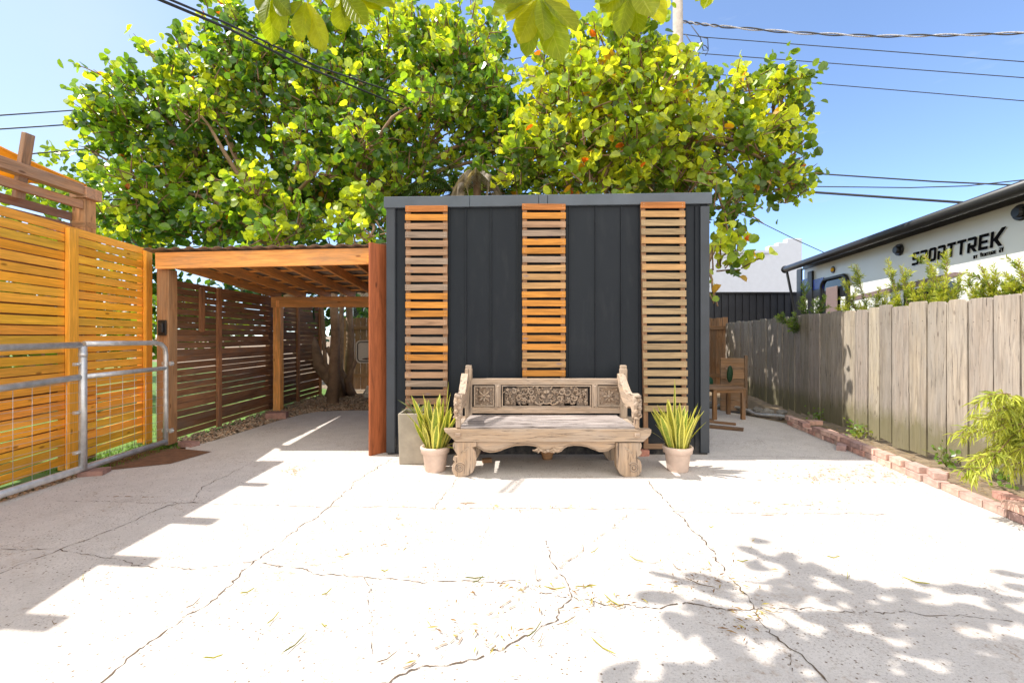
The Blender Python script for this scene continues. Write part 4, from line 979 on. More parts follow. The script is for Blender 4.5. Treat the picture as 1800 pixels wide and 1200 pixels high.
for q,dz in (((a0,a1,b1_,b0_),0),((b0_,b1_,a1,a0),-.012)):
    i0=len(mb.v); mb.v+=[p+Vector((0,0,dz)) for p in q]; mb.face([i0,i0+1,i0+2,i0+3],g4,t1)
mb.build('awning_fabric',M['rvtrim'],rv)
mb=MB(); mb.tube([V(-.12,ZR-.06,AO),V(-.12+.05,ZR-.06,AO),V(VL,ZR-.06,AO)],[.075,.085,.085],16); mb.build('awning_tube',M['darkframe'],rv)
mb=MB(); mb.tube([V(-.13,ZR-.06,AO),V(-.10,ZR-.06,AO)],.105,16); mb.build('tube_cap',M['darkframe'],rv)
mb=MB(); mb.beam(V(-.02,ZR-.1,AO),V(.06,1.0,.05),.07,.05,vd); mb.build('awning_arm',M['darkframe'],rv,bevel=.006)
def rvbox(name,mat,px0,py0,px1,py1,out=.012,th=.02,bev=0,par=None):
    s0,za=onrv(px0,py0); s1,zb=onrv(px1,py1); c=(V(s0,0,out)+V(s1,0,out))/2; c.z=(za+zb)/2
    mb=MB(); Mx=Matrix((vd,vn*-1,Vector((0,0,1)))).transposed(); mb.box(c,(abs(s1-s0),th,abs(za-zb)),Mx); return mb.build(name,mat,par or rv,bevel=bev)
for px_,py_,r_ in ((1582,439,.115),(1797,373,.115)):
    s_,z_=onrv(px_,py_); mb=MB(); mb.tube([V(s_,z_,.0),V(s_,z_,.045)],[r_,r_*.9],20); mb.tube([V(s_+.03,z_-.005,.04),V(s_+.03,z_-.005,.11)],[r_*.62,r_*.55],18); mb.build('speaker',M['black'],rv)
s_,z_=onrv(1465,474); mb=MB(); mb.blob(V(s_,z_,.02),(.04,.075,.05),(0,0,math.atan2(-.18,1)*1.0),(1,1,1),0,12,8); mb.build('marker_light',M['amber'],rv)
mb=MB(); mb.tube([V(s_,z_,0),V(s_,z_,.02)],.085,16); mb.build('light_base',M['darkframe'],rv)
s_,z_=onrv(1597,476); mb=MB(); mb.tube([V(s_,z_,0),V(s_,z_,.03)],.022,10); mb.build('fitting',M['galv'],rv)
# door with rounded black frame and brown screen
def rr(s0,s1,z0,z1,r,n=6):
    out=[]
    for cs,cz,a0 in ((s1-r,z1-r,0),(s0+r,z1-r,90),(s0+r,z0+r,180),(s1-r,z0+r,270)):
        for i in range(n+1):
            a=R(a0+90*i/n); out.append((cs+r*math.cos(a),cz+r*math.sin(a)))
    return out
s0,z0=onrv(1446,486); s1,_=onrv(1493,486); zt2=onrv(1470,486)[1]-.02
loop=rr(min(s0,s1),max(s0,s1),.9,zt2,.22)
mb=MB(); pts=[V(a,b,.03) for a,b in loop]; mb.tube(pts+[pts[0]],.045,8,sq=1,cap=False); D=mb.build('door_frame',M['black'],rv)
mb=MB(); mb.prism(loop,V(0,0,.01),tuple(-vd),(0,0,1),.012); D=mb.build('door',M['glass'],rv)
rvbox('screen',M['screen'],1458,506,1478,640,.07,.03,.01,D)
rvbox('window_panel',M['rvwhite'],1481,522,1489,640,.035,.01,0,D)
rvbox('front_pillar',M['darkframe'],1423,478,1431,640,.03,.05,.01)
rvbox('corner_pillar',M['darkframe'],1403,474,1411,640,.02,.05,.01)
rvbox('tarp_reflection',M['blue'],1411,492,1423,512,.016,.02); rvbox('tarp_reflection',M['blue'],1431,492,1449,510,.016,.02)  # blue boxes paint the reflection of a blue tarp
rvbox('dark_panel',M['darkframe'],1411,514,1449,520,.018,.02)
# long dark belt stripe and tinted windows under it
def band(name,mat,pts,out=.008):
    q=[onrv(x,y) for x,y in pts]; mb=MB(); mb.prism([(a,b) for a,b in q],V(0,0,out),tuple(-vd),(0,0,1),.01); mb.build(name,mat,rv)
band('belt_stripe',M['screen'],[(1500,521),(1590,499),(1680,478),(1697,480),(1670,490),(1590,509),(1500,528)])
band('window_glass',M['glass'],[(1590,512),(1672,493),(1690,502),(1672,530),(1590,545)],.010)
# raised lettering; the prism face turns toward the yard
LET={'S':[[(0,0),(.85,0),(1,.12),(1,.45),(.87,.57),(.22,.57),(.22,.82),(1,.82),(1,1),(.14,1),(0,.88),(0,.5),(.13,.40),(.78,.40),(.78,.18),(0,.18)]],
'P':[[(0,0),(.22,0),(.22,.28),(.86,.28),(1,.40),(1,.88),(.86,1),(0,1),(0,.82),(.78,.82),(.78,.46),(.22,.46),(.22,.64),(0,.64)]],
'O':[[(0,.14),(.14,0),(.86,0),(1,.14),(1,.5),(.78,.5),(.78,.18),(.22,.18),(.22,.5),(0,.5)],[(0,.5),(.22,.5),(.22,.82),(.78,.82),(.78,.5),(1,.5),(1,.86),(.86,1),(.14,1),(0,.86)]],
'R':[[(0,0),(.22,0),(.22,.30),(.45,.30),(.80,0),(1.08,0),(.72,.31),(.86,.31),(1,.42),(1,.88),(.86,1),(0,1),(0,.82),(.78,.82),(.78,.48),(.22,.48),(.22,.64),(0,.64)]],
'T':[[(.39,0),(.61,0),(.61,.82),(1.02,.82),(1.02,1),(-.02,1),(-.02,.82),(.39,.82)]],
'E':[[(0,0),(1,0),(1,.18),(.22,.18),(.22,.41),(.92,.41),(.92,.58),(.22,.58),(.22,.82),(1,.82),(1,1),(0,1)]],
'K':[[(0,0),(.22,0),(.22,.38),(.45,.38),(.92,0),(1.25,0),(.68,.47),(1.5,1.12),(1.15,1.12),(.42,.57),(.22,.57),(.22,1),(0,1)]],
'B':[[(0,0),(.85,0),(1,.12),(1,.40),(.9,.5),(1,.6),(1,.88),(.85,1),(0,1)]],
'Y':[[(.4,0),(.6,0),(.6,.42),(1,1),(.78,1),(.5,.58),(.22,1),(0,1),(.4,.42)]],
'V':[[(.4,0),(.6,0),(1,1),(.78,1),(.5,.28),(.22,1),(0,1)]],
'N':[[(0,0),(.2,0),(.2,.66),(.75,0),(1,0),(1,1),(.8,1),(.8,.34),(.25,1),(0,1)]],
'U':[[(.14,0),(.86,0),(1,.14),(1,1),(.8,1),(.8,.18),(.2,.18),(.2,1),(0,1),(0,.14)]]}
def letter(mb,ch,s_left,z,w,h,out,slant=.12,mi=0,th=.012,grow=0):
    for poly in LET[ch]:
        # s grows towards the camera, which is to the right in the picture
        mb.prism([(s_left+w*x+h*y*slant,z+h*y) for x,y in poly],V(0,0,out),tuple(-vd),(0,0,1),th,(1,1,1),mi)
sL,zL=onrv(1605,467); sR,zR=onrv(1765,431)
_,ztop=onrv(1605,445); hh=ztop-zL
tot=sR-sL; n_=9; cw=tot/ n_ *.74; adv=tot/n_
sg=bpy.data.objects.new('lettering',None); C.objects.link(sg); sg.parent=rv; sg.location=(0,0,0)
for i,ch in enumerate('SPORTTREK'):
    mb=MB(); f=i/8; letter(mb,ch,sL+adv*i,zL+(zR-zL)*i/9.0*1.0,cw,hh,.016,.10,0,.014); mb.build('letter',M['letter'],sg)
    mb=MB(); letter(mb,ch,sL+adv*i+.010,zL+(zR-zL)*i/9.0-.012,cw,hh,.006,.10,0,.006); mb.build('letter_edge',M['galv'],sg)
a_,za_=onrv(1712,455); b_,zb_2=onrv(1766,442); txt='BY VENTURE RV'; adv2=(b_-a_)/len(txt)
mb=MB()
for i,ch in enumerate(txt):
    if ch==' ': continue
    big=ch in 'V' and i in (3,12) or i==11
    letter(mb,ch,a_+adv2*i,za_+(zb_2-za_)*i/len(txt),adv2*.74,hh*(.30 if big else .22),.006,0,0,.008)
mb.build('small_lettering',M['letter'],sg)

# ================================================================ UTILITY POLE AND WIRES
up=thing('utility_pole','weathered grey utility pole rising behind the right hand sea grape crown','utility pole',(P(1193,0,14).x,14,0))
x=P(1193,0,14).x; mb=MB(); mb.tube([(x+.0,14,0),(x,14,6),(x-.04,14,13.5)],[.19,.17,.14],14); mb.build('pole',M['pole'],up)
mb=MB(); 
for (a,b) in (((1205,60),(1245,130)),((1215,45),(1240,98)),((1210,130),(1262,125)),((1225,75),(1232,65)),):
    p0=P(*a,13.8); p1=P(*b,13.8); mid=(p0+p1)/2+Vector((rng.uniform(-.1,.3),0,-.3)); mb.tube([p0,(p0*.5+mid*.5)+Vector((.1,0,0)),mid,(mid*.4+p1*.6)+Vector((.12,0,.1)),p1],.014,5)
mb.build('loose_cable',M['wire'],up)
def wire(pts,r,label,mat='wire',name='power_line',sag=0):
    P3=[P(x,y,Y) for x,y,Y in pts]; out=[]
    for a,b in zip(P3,P3[1:]):
        for i in range(8): out.append(a.lerp(b,i/8))
    out.append(P3[-1]); mb=MB(); mb.tube(out,r,6); o=mb.build(name,M[mat],None,P3[0]); tag(o,label,'cable','overhead cables'); return o
def twisted(pts,r,label):
    P3=[P(x,y,Y) for x,y,Y in pts]; out=[]
    for a,b in zip(P3,P3[1:]):
        for i in range(40): out.append(a.lerp(b,i/40))
    out.append(P3[-1]); mb=MB()
    for ph,t in ((0,(.4,.4,.4)),(math.pi,(2.8,2.8,2.9))):
        mb.tube([p+Vector((0,math.cos(i*.22+ph)*r,math.sin(i*.22+ph)*r)) for i,p in enumerate(out)],r*.8,5,t)
    o=mb.build('power_line',M['wire_grey'],None,P3[0]); tag(o,label,'cable','overhead cables')
twisted([(1197,38,14),(1225,42,14),(1270,47,14),(1400,58,13.5),(1540,64,13),(1680,62,12.5),(1840,57,12)],.026,'thick twisted pale and dark cable, topmost on the right of the pole')
wire([(1197,60,14),(1240,66,14),(1840,112,12)],.013,'thin cable second from the top right of the pole')
wire([(1197,90,14),(1240,95,14),(1840,140,12)],.013,'thin cable third from the top right of the pole')
wire([(1197,125,14),(1400,144,13.5),(1840,181,12)],.013,'thin cable fourth from the top right of the pole, passing behind crown')
wire([(1197,290,14),(1430,305,13.5),(1640,319,13),(1840,328,12)],.022,'cable with small clips just above trailer roof on the right')
wire([(1197,322,14),(1430,328,13),(1600,330,12.5),(1700,327,12),(1840,312,11)],.015,'cable that curves up to the right above the trailer')
wire([(1197,315,14),(1300,327,13.8),(1430,338,13.5),(1720,358,12.8),(1760,362,12.7)],.036,'thickest black cable running down towards the trailer roof')
wire([(1240,352,14),(1325,385,14),(1400,422,14),(1480,458,14)],.013,'thin dark cable slanting down to white stepped building')
wire([(262,-8,4.2),(400,50,5.2),(520,110,6.2),(700,185,8.4),(900,262,12),(1190,352,14)],.016,'lower of the two dark cables crossing in front of left crown')
wire([(276,-10,4.2),(400,42,5.2),(560,118,6.4),(700,165,8.2),(900,250,12),(1190,340,14)],.013,'upper of the two dark cables crossing in front of left crown')
wire([(-60,207,11),(160,192,14),(400,170,18),(930,100,22),(1190,60,24)],.018,'highest thin cable in the sky above pergola at the left')
wire([(-60,231,11),(185,215,14),(400,198,18),(930,128,22),(1190,90,24)],.018,'second thin cable in the sky above pergola at the left')
wire([(-60,290,11),(60,270,12),(200,258,14),(420,235,17)],.018,'third thin cable just above the shade sail at the left')
wire([(120,352,13),(300,349,15),(640,345,18)],.02,'dark cable glimpsed behind foliage above the golden fence')

# ================================================================ TREES
def leafdisc(mb,c,r,nrm,tint,fold=.18,elong=1.1):
    nrm=nrm.normalized(); a=Vector((rng.gauss(0,1),rng.gauss(0,1),rng.gauss(0,1))); d=(a-nrm*a.dot(nrm)).normalized(); s=nrm.cross(d); b0=len(mb.v)
    f=rng.uniform(.05,.5)*r if fold==.18 else fold*r
    mb.v+=[c-d*r*elong, c+d*r*elong*.95, c-d*.62*r+s*.78*r+nrm*f, c+s*r+nrm*f*1.3, c+d*.66*r+s*.72*r+nrm*f, c-d*.62*r-s*.78*r+nrm*f, c-s*r+nrm*f*1.3, c+d*.66*r-s*.72*r+nrm*f]
    T=(*tint,.5)
    mb.face([b0,b0+1,b0+4,b0+3,b0+2],g5,T); mb.face([b0,b0+5,b0+6,b0+7,b0+1],g5,T)
g5=[(0,0,0)]*5
def limb(mb,a,b,r0,r1,wob=.25,n=7,tw=None):
    a=Vector(a); b=Vector(b); L=(b-a).length; pts=[]; q=Vector((0,0,0))
    for i in range(n+1):
        f=i/n; q+=Vector((rng.gauss(0,1),rng.gauss(0,1),rng.gauss(0,.6)))*wob*L/n*.35
        pts.append(a.lerp(b,f)+q*math.sin(math.pi*f)+Vector((0,0,L*.06*math.sin(math.pi*f))))
    mb.tube(pts,[r0+(r1-r0)*i/n for i in range(n+1)],7); return pts
def foliage(clumps, nper, rleaf, pal, sparse=.0, dens=1.0, shell=.35):
    """clumps: (px,py,rx,ry,Y,depth): photo pixels and metres; leaves hang on short twigs"""
    ml=MB(); mw=MB(); cen=[]
    for q_ in clumps:
        px_,py_,rx_,ry_,Y,dy=q_[:6]; bias=q_[6] if len(q_)>6 else 0
        c=P(px_,py_,Y); ax=rx_/F*Y; az=ry_/F*Y; cen.append((c,ax,az))
        cb=rng.uniform(-.16,.16); ntw=int(nper*ax*az*dens*(1+.25*dy))
        for _ in range(ntw):
            while True:
                u=Vector((rng.uniform(-1,1),rng.uniform(-1,1),rng.uniform(-1,1)))
                if shell*.6<u.length<1 : break
            u*=.93+rng.uniform(-.12,.10)
            p=c+Vector((u.x*ax,u.y*dy,u.z*az))
            d=(Vector((u.x,u.y,u.z*.7+.45))+Vector((rng.gauss(0,.4),rng.gauss(0,.4),rng.gauss(0,.4)))).normalized()
            L=rng.uniform(.18,.40); e=p+d*L
            if rng.random()<.75: mw.tube([p-d*.15,p+d*L*.5+Vector((0,0,.02)),e],[.014,.010,.005],4,(1,1,1),0,False)
            tone=min(.99,max(0,rng.random()+cb+bias+.22*u.z))  # leaf colour lightens towards clump tops, painting in sunlit tops
            for k in range(rng.randint(5,8)):
                f=(k+1)/7; q=p+d*L*f+Vector((rng.gauss(0,.07),rng.gauss(0,.07),rng.gauss(0,.06)))
                nn=Vector((rng.gauss(0,.75),rng.gauss(0,.75)-.25,rng.gauss(.45,.6)))
                if nn.length<.1: nn=Vector((0,0,1))
                col=pal(tone,rng.random()); r=rleaf*rng.uniform(.65,1.2)
                leafdisc(ml,q,r,nn,col)
    return ml,mw,cen
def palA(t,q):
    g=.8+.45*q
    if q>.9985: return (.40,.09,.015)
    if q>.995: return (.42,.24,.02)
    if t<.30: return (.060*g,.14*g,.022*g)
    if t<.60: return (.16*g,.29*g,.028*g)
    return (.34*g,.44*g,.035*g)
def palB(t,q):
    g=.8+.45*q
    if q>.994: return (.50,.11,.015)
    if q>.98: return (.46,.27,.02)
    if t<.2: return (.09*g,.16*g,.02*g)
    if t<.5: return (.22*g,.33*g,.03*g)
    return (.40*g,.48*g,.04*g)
clA=[(265,182,80,34,9.6,1.0),(350,128,62,48,9.8,1.1),(215,235,50,50,9.3,.8),(300,230,100,80,9.6,1.4),(430,80,70,60,10,1.2),(480,190,110,90,10.2,1.8),(560,95,90,85,10.2,1.5),(620,210,110,90,10.0,1.8),(680,95,70,65,10.2,1.2),(760,85,60,60,10,1.0),(830,75,60,55,9.8,.9),(800,150,75,70,9.8,1.2),(780,240,90,70,9.8,1.4),
 (280,330,85,60,9.2,1.0),(390,310,80,50,9.8,1.0),(420,370,70,45,9.0,.8),(560,320,75,50,10,1.0),(700,320,80,50,9.4,1.0),(640,385,60,38,8.4,.6,.18),(500,395,70,35,8.6,.7,.18),(250,395,70,38,9.3,.8),(350,405,70,30,9.4,.8),(885,265,50,55,9.2,.8),(855,330,60,30,8.9,.6),(900,330,45,28,9.3,.5),(905,210,35,35,9.3,.5),(865,170,45,60,9.4,.8),(470,420,40,25,8.0,.4,.18),(440,330,45,25,8.2,.4,.18),(560,300,35,25,8.2,.4,.18),(640,250,40,30,8.3,.4,.18),(740,170,40,30,8.3,.4,.18),(350,200,40,30,8.6,.4,.18),(530,240,35,25,8.6,.4,.18),(650,415,40,18,7.6,.35,.18),(160,180,20,14,9.4,.3),(565,370,60,35,10.5,.7),(160,265,40,10,9.5,.3)]
clB=[(1010,200,85,80,7.8,1.0),(960,150,45,60,7.9,.7),(1060,110,70,80,8.0,1.0),(1115,85,52,48,8.0,.8),(1172,160,35,55,8.1,.7),(1120,190,80,75,7.9,1.1),(1000,280,90,60,7.6,.9),(1100,280,80,60,7.8,.9),(1190,230,60,75,8.0,.9),(1040,325,90,35,7.4,.6),(920,290,55,45,7.8,.6),(1190,320,60,35,7.9,.6),
 (1295,185,48,44,8.4,.9),(1350,165,42,36,8.4,.7),(1385,200,35,60,8.4,.6),(1300,250,60,60,8.3,.9),(1380,290,45,55,8.4,.6),(1330,330,50,35,8.3,.6),(1270,370,40,40,7.8,.5),(1285,430,32,25,7.4,.35),(1262,468,22,18,7.2,.25),(1305,465,18,10,7.1,.2),(1255,525,12,14,6.9,.15),(1395,335,30,20,8.3,.4),(1225,140,18,30,8.3,.3),(1150,330,60,50,9.2,.8),(1130,340,60,50,11,.9),(1185,290,45,50,10,.8),(1220,350,30,40,9.6,.5),(1075,340,60,45,10.3,.9),(1120,270,60,50,10.6,.9),(1160,350,40,40,10.0,.6)]
ta=thing('sea_grape_tree','large dark green sea grape tree with leaning trunk behind the carport','tree',(-4.0,10.0,0),'sea grape trees behind the yard')
ml,mw,cen=foliage([q if len(q)>6 else q+(.0 if q[1]<200 else -.12,) for q in clA],150,.074,palA)  # lower clumps take darker leaves, painting the crown's inner shade
mt=MB()
T0=Vector((-3.95,10.2,0)); K1=P(560,640,10.2); K2=P(528,575,10.1); K3=P(505,500,10.0); K4=P(500,430,10.0)
mt.tube([T0,T0+Vector((0,0,.3)),K1,(K1+K2)/2+Vector((.03,0,.04)),K2,K3,K4],[.24,.19,.15,.15,.15,.14,.13],12)
S2=P(600,560,10.3); mt.tube([T0+Vector((.35,.1,0)),P(598,650,10.3),S2,P(603,470,10.3),P(620,380,10.2)],[.10,.07,.055,.055,.06],10)
mt.tube([T0+Vector((.2,.1,0)),P(572,640,10.1),P(566,540,10.2),P(560,440,10.3)],[.08,.045,.04,.045],8)
mt.tube([T0+Vector((.35,.0,0)),P(610,670,10.0),P(640,600,9.9)],[.09,.06,.02],8)
mt.tube([T0+Vector((.15,-.1,0)),P(590,640,9.9),P(575,610,9.8)],[.09,.07,.05],8)
for i,(c,ax,az) in enumerate(cen):
    src=K4 if c.x<-3.0 else P(620,380,10.2); limb(mt,src+Vector((0,0,-.1)),c,.075,.018,.5,9)
    if i%2==0: limb(mt,(src+c)/2,c+Vector((ax*.6,0,az*.5)),.03,.008,.4,6)
mt.build('trunk',M['bark'],ta); ml.build('crown',M['leaf'],ta); mw.build('twigs',M['twigbark'],ta)
tb2=thing('sea_grape_tree','yellow green sea grape tree rising right behind the charcoal shed','tree',(2.9,9.0,0),'sea grape trees behind the yard')
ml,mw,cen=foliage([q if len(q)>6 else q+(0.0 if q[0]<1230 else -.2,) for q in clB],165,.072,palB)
mt=MB(); B0=Vector((2.6,8.9,0)); J=P(1120,400,8.6); J2=P(1205,400,8.6)
mt.tube([B0,P(1130,560,8.8),J,P(1050,305,8.2),P(1000,230,8.0)],[.17,.13,.11,.07,.04],9); mt.tube([B0,P(1175,520,8.7),J2,P(1212,300,8.3),P(1215,240,8.2)],[.15,.11,.09,.06,.045],9)
mt.tube([P(1190,520,8.7),P(1240,470,8.3),P(1262,420,7.8)],[.07,.05,.03],8)
for i,(c,ax,az) in enumerate(cen):
    src=P(1000,230,8.0) if c.x<1.2 else (P(1050,305,8.2) if c.x<2.1 else P(1215,240,8.2)) 
    if c.z<2.8 and c.x>2.9: src=P(1262,420,7.8)
    limb(mt,src,c,.04,.012,.4,8)
mt.build('trunk',M['bark'],tb2); ml.build('crown',M['leaf'],tb2); mw.build('twigs',M['twigbark'],tb2)
def fine_tree(label,clumps,loc,n,pal,r=.04,name='broadleaf_tree',cat='tree'):
    t=thing(name,label,cat,loc); ml=MB(); mt=MB()
    for (px_,py_,rx_,ry_,Y,dy) in clumps:
        c=P(px_,py_,Y); ax=rx_/F*Y; az=ry_/F*Y; limb(mt,Vector(loc)+Vector((0,0,.6)),c,.09,.02,.3,6)
        for _ in range(int(n*ax*az)):
            while True:
                u=Vector((rng.uniform(-1,1),rng.uniform(-1,1),rng.uniform(-1,1)))
                if .3<u.length<1: break
            p=c+Vector((u.x*ax,u.y*dy,u.z*az)); tone=rng.random()
            for k in range(7): leafdisc(ml,p+Vector((rng.gauss(0,.11),rng.gauss(0,.11),rng.gauss(0,.09))),r*rng.uniform(.7,1.3),Vector((rng.gauss(0,.7),rng.gauss(0,.7),rng.gauss(.5,.5))),pal(tone,rng.random()*.9),.1,1.5)
    mt.build('trunk',M['bark'],t); ml.build('crown',M['leaf'],t)
fine_tree('fine leaved bright green tree between pergola corner and big sea grape','(crown)' and [(150,290,45,30,15,1.2),(120,340,60,40,15,1.2),(185,350,60,55,15,1.4),(60,330,50,40,15.5,1.2),(230,420,60,40,15,1.4)],(-13.0,15.2,0),60,lambda t,q:((.20,.30,.025) if t>.35 else (.08,.17,.02)),.075)
fine_tree('dense dark green tree filling the gap behind sea grape and carport roof',[(330,430,110,50,14,1.0),(470,420,110,55,14,1.0),(600,420,90,60,14,1.0),(240,520,120,60,14,.8),(420,540,120,60,13.6,.7),(580,560,100,50,13.5,.6)],(-6.5,14.5,0),36,lambda t,q:((.06,.14,.018) if t>.5 else (.025,.07,.012)),.085,'broadleaf_tree')
fine_tree('tall dense green hedge beyond the golden slat fence','' or [(60,440,110,60,8.6,.7),(-60,470,130,90,8.4,.7),(120,520,110,60,9.3,.6),(20,600,130,50,8.6,.5),(200,600,90,50,10,.5),(300,560,60,45,11.5,.6),(380,590,60,35,12,.6),(-160,600,120,80,7.6,.6)],(-8.5,8.8,0),95,lambda t,q:((.12,.22,.022) if t>.45 else (.04,.10,.016)),.06,'hedge','hedge')
# palms behind the shed
def palm(label,c,fronds,col,dead=False,ln=1.2):
    t=thing('palm',label,'palm',(c.x,c.y,0)); mt=MB(); mt.tube([(c.x,c.y,0),(c.x+.05,c.y,c.z*.5),tuple(c)],[.12,.09,.07],10); mt.build('trunk',M['bark'],t)
    for (az,el,L,dr) in fronds:
        mb=MB(); d=Vector((math.cos(az),math.sin(az),0)); pts=[];p=Vector(c);a=el
        for i in range(13):
            pts.append(p.copy()); p+= (d*math.cos(a)+Vector((0,0,1))*math.sin(a))*L/12; a-=dr/12
        mb.tube(pts,[.016*(1-i/14) for i in range(13)],5,col); s=Vector((-d.y,d.x,0))
        for i in range(2,12):
          for h in (0,.5):
            q=pts[i].lerp(pts[i+1] if i<12 else pts[i],h); w=.34*L/1.2*math.sin(math.pi*(i+h)/13.5)**.6+.05
            for sg_ in (-1,1):
                tip=q+s*sg_*w*.85+d*w*.5+Vector((0,0,-w*(.55 if not dead else 1.4))); b0=len(mb.v); v=Vector((0,0,1))*.0+d*.014
                mid=(q+tip)/2+Vector((0,0,.03)); g=rng.uniform(.7,1.3); T=(col[0]*g,col[1]*g,col[2]*g,.5)
                mb.v+=[q-v,q+v,mid+v,mid-v,tip]; mb.face([b0,b0+1,b0+2,b0+3],g4,T); mb.face([b0+3,b0+2,b0+4],[(0,0,0)]*3,T)
        mb.build('frond',M['needle'],t)
palm('dark green palm behind left end of the shed roof',P(800,345,8.9),[(a,1.1-.25*(i%3),1.3,1.9) for i,a in enumerate((.2,.9,1.7,2.5,3.2,3.9,4.6,5.4))],(.035,.07,.015))
palm('dead drooping grey palm fronds hanging above the shed roof trim',P(838,312,8.4)+Vector((0,.0,0)),[(-1.57,.9,.7,3.4),(-.7,.8,.7,3.6),(3.6,.7,.7,3.6),(-2.2,.8,.65,3.4),(0,.9,.6,3.4)],(.36,.31,.26),True)
palm('small palm with upright fronds above the carport roof',P(585,470,9.1),[(a,1.2-.22*(i%3),1.25,1.5) for i,a in enumerate((.3,1.0,1.9,2.7,3.4,4.1,4.9,5.6))],(.06,.11,.02))
palm('drooping palm in shade behind the carport rear beam',P(612,500,10.8),[(a,.6-.2*(i%3),1.4,2.2) for i,a in enumerate((0,.8,1.6,2.4,3.2,4.0,4.8,5.6))],(.04,.085,.02))
palm('dark palm hidden behind the right half of the shed roof',P(950,360,9.2),[(a,1.0-.3*(i%3),1.3,2.0) for i,a in enumerate((.1,.8,1.6,2.4,3.1,3.9,4.7,5.5))],(.03,.06,.015))

# feathery shrubs
def feather(name,label,stems,col,loc,nl=.05,dens=95,group=None,w=.006,tipc=None,droop=.0):
    t=thing(name,label,'shrub',loc,group); mt=MB(); ml=MB()
    for pts,r in stems:
        P3=[Vector(p) for p in pts]; out=[]
        for a,b in zip(P3,P3[1:]):
            for i in range(6): out.append(a.lerp(b,i/6))
        out.append(P3[-1]); mt.tube(out,[r*(1-.7*i/len(out)) for i in range(len(out))],5)
        L=sum((b-a).length for a,b in zip(P3,P3[1:])); n=int(L*dens)
        for k in range(n):
            f=k/n*.999*(len(out)-1); i=int(f); p=out[i].lerp(out[i+1],f-i); d=(out[i+1]-out[i]).normalized()
            fr=k/n
            for q in range(3):
                a=Vector((rng.gauss(0,1),rng.gauss(0,1),rng.gauss(0,1))); sd=(a-d*a.dot(d)).normalized(); dd=(sd*.8+d*.75+Vector((0,0,-droop))).normalized(); ln=nl*rng.uniform(.6,1.3)
                wv=dd.cross(Vector((rng.gauss(0,1),rng.gauss(0,1),rng.gauss(0,1)))).normalized()*w; b0=len(ml.v); g=rng.uniform(.7,1.25); c=col if (fr<.6 or not tipc) else tipc
                ml.v+=[p,p+dd*ln*.5+wv,p+dd*ln+Vector((0,0,-droop*ln*.5)),p+dd*ln*.5-wv]; ml.face([b0,b0+1,b0+2,b0+3],g4,(c[0]*g,c[1]*g,c[2]*g,.5))
    mt.build('stems',M['twigbark'],t); ml.build('foliage',M['needle'],t); return t
def shoots(px_base,py_base,tips,Y,side=14,r=.008,lo=0):
    st=[]
    b=P(px_base,py_base,Y)
    for (tx,ty) in tips:
        e=P(tx,ty,Y+rng.uniform(-.2,.2)); m=(b+e)/2+Vector((rng.uniform(-.08,.08),rng.uniform(-.1,.1),rng.uniform(-.02,.06))); st.append(([b,m,e],r))
        for k in range(side):
            f=rng.uniform(.12,.92); p=b.lerp(e,f); d=(e-b).normalized(); L=rng.uniform(.08,.22)*(1.15-f*.6)
            sd=Vector((rng.gauss(0,1),rng.gauss(0,1),rng.gauss(.2,.5))).normalized(); st.append(([p,p+sd*L*.5+d*L*.3,p+sd*L+d*L*.8],r*.4))
    return st
YG=(.19,.27,.03); YT=(.42,.46,.05)
specs=[(1425,600,[(1412,495),(1440,540),(1395,560),(1370,555),(1450,520),(1465,560)],7.6,(.07,.14,.03),(.20,.30,.04),'dark green feathery shrub leaning over fence top before the trailer front'),
(1530,600,[(1505,465),(1480,490),(1545,505),(1560,530),(1520,540),(1480,535)],6.4,YG,YT,'feathery shrub with bright tips before the trailer door'),
(1600,600,[(1560,455),(1585,468),(1600,500),(1575,520),(1620,520)],5.9,YG,YT,'feathery shrub behind the fence under the black round speaker'),
(1660,600,[(1625,448),(1665,440),(1640,470),(1690,480),(1660,500),(1620,500)],5.5,YG,YT,'tall feathery shrub covering the large black lettering'),
(1735,590,[(1722,465),(1755,480),(1700,490),(1745,500),(1770,500),(1715,510)],5.0,YG,YT,'feathery shrub behind the fence below small lettering'),
(1815,590,[(1790,455),(1765,480),(1800,480),(1830,450),(1785,500)],4.7,YG,YT,'feathery shrub at the right picture border behind fence')]
for (bxp,byp,tips,Y,c1,c2,lab) in specs:
    st=shoots(bxp,byp,tips,Y+.25); feather('feathery_shrub',lab,st,c1,(P(bxp,byp,Y+.25).x,Y+.25,0),.055,120,'feathery shrubs along the far side of the fence',.0045,c2)
    
st=[]
root=Vector((4.25,3.55,0.1))
for tips in ([(1700,812),(1690,770)],[(1705,840)],[(1720,800)],[(1735,700)],[(1712,735)],[(1760,690)],[(1780,720)],[(1745,760)],[(1790,760)],[(1725,830)],[(1765,820)],[(1800,700)],[(1810,790)],[(1750,720)],[(1775,840)]):
    for (tx,ty) in tips:
        e=P(tx,ty,3.35+rng.uniform(-.15,.2)); top=P(1835,750+rng.uniform(-30,50),3.5); st.append(([root,top,(top+e)/2+Vector((0,0,.07)),e],.007))
        for k in range(5):
            f=rng.uniform(.1,.95); p=top.lerp(e,f)+Vector((0,0,.12*math.sin(math.pi*f)*.6)); st.append(([p,p+Vector((-.05+rng.gauss(0,.05),rng.gauss(0,.05),-.01)),p+Vector((-.11+rng.gauss(0,.06),rng.gauss(0,.06),-.06+rng.gauss(0,.03)))],.003))
feather('drooping_shrub','light yellow green drooping narrow leaved shrub at the right border in front of fence',st,(.30,.36,.05),root,.085,44,None,.0055,(.42,.46,.07),.45)
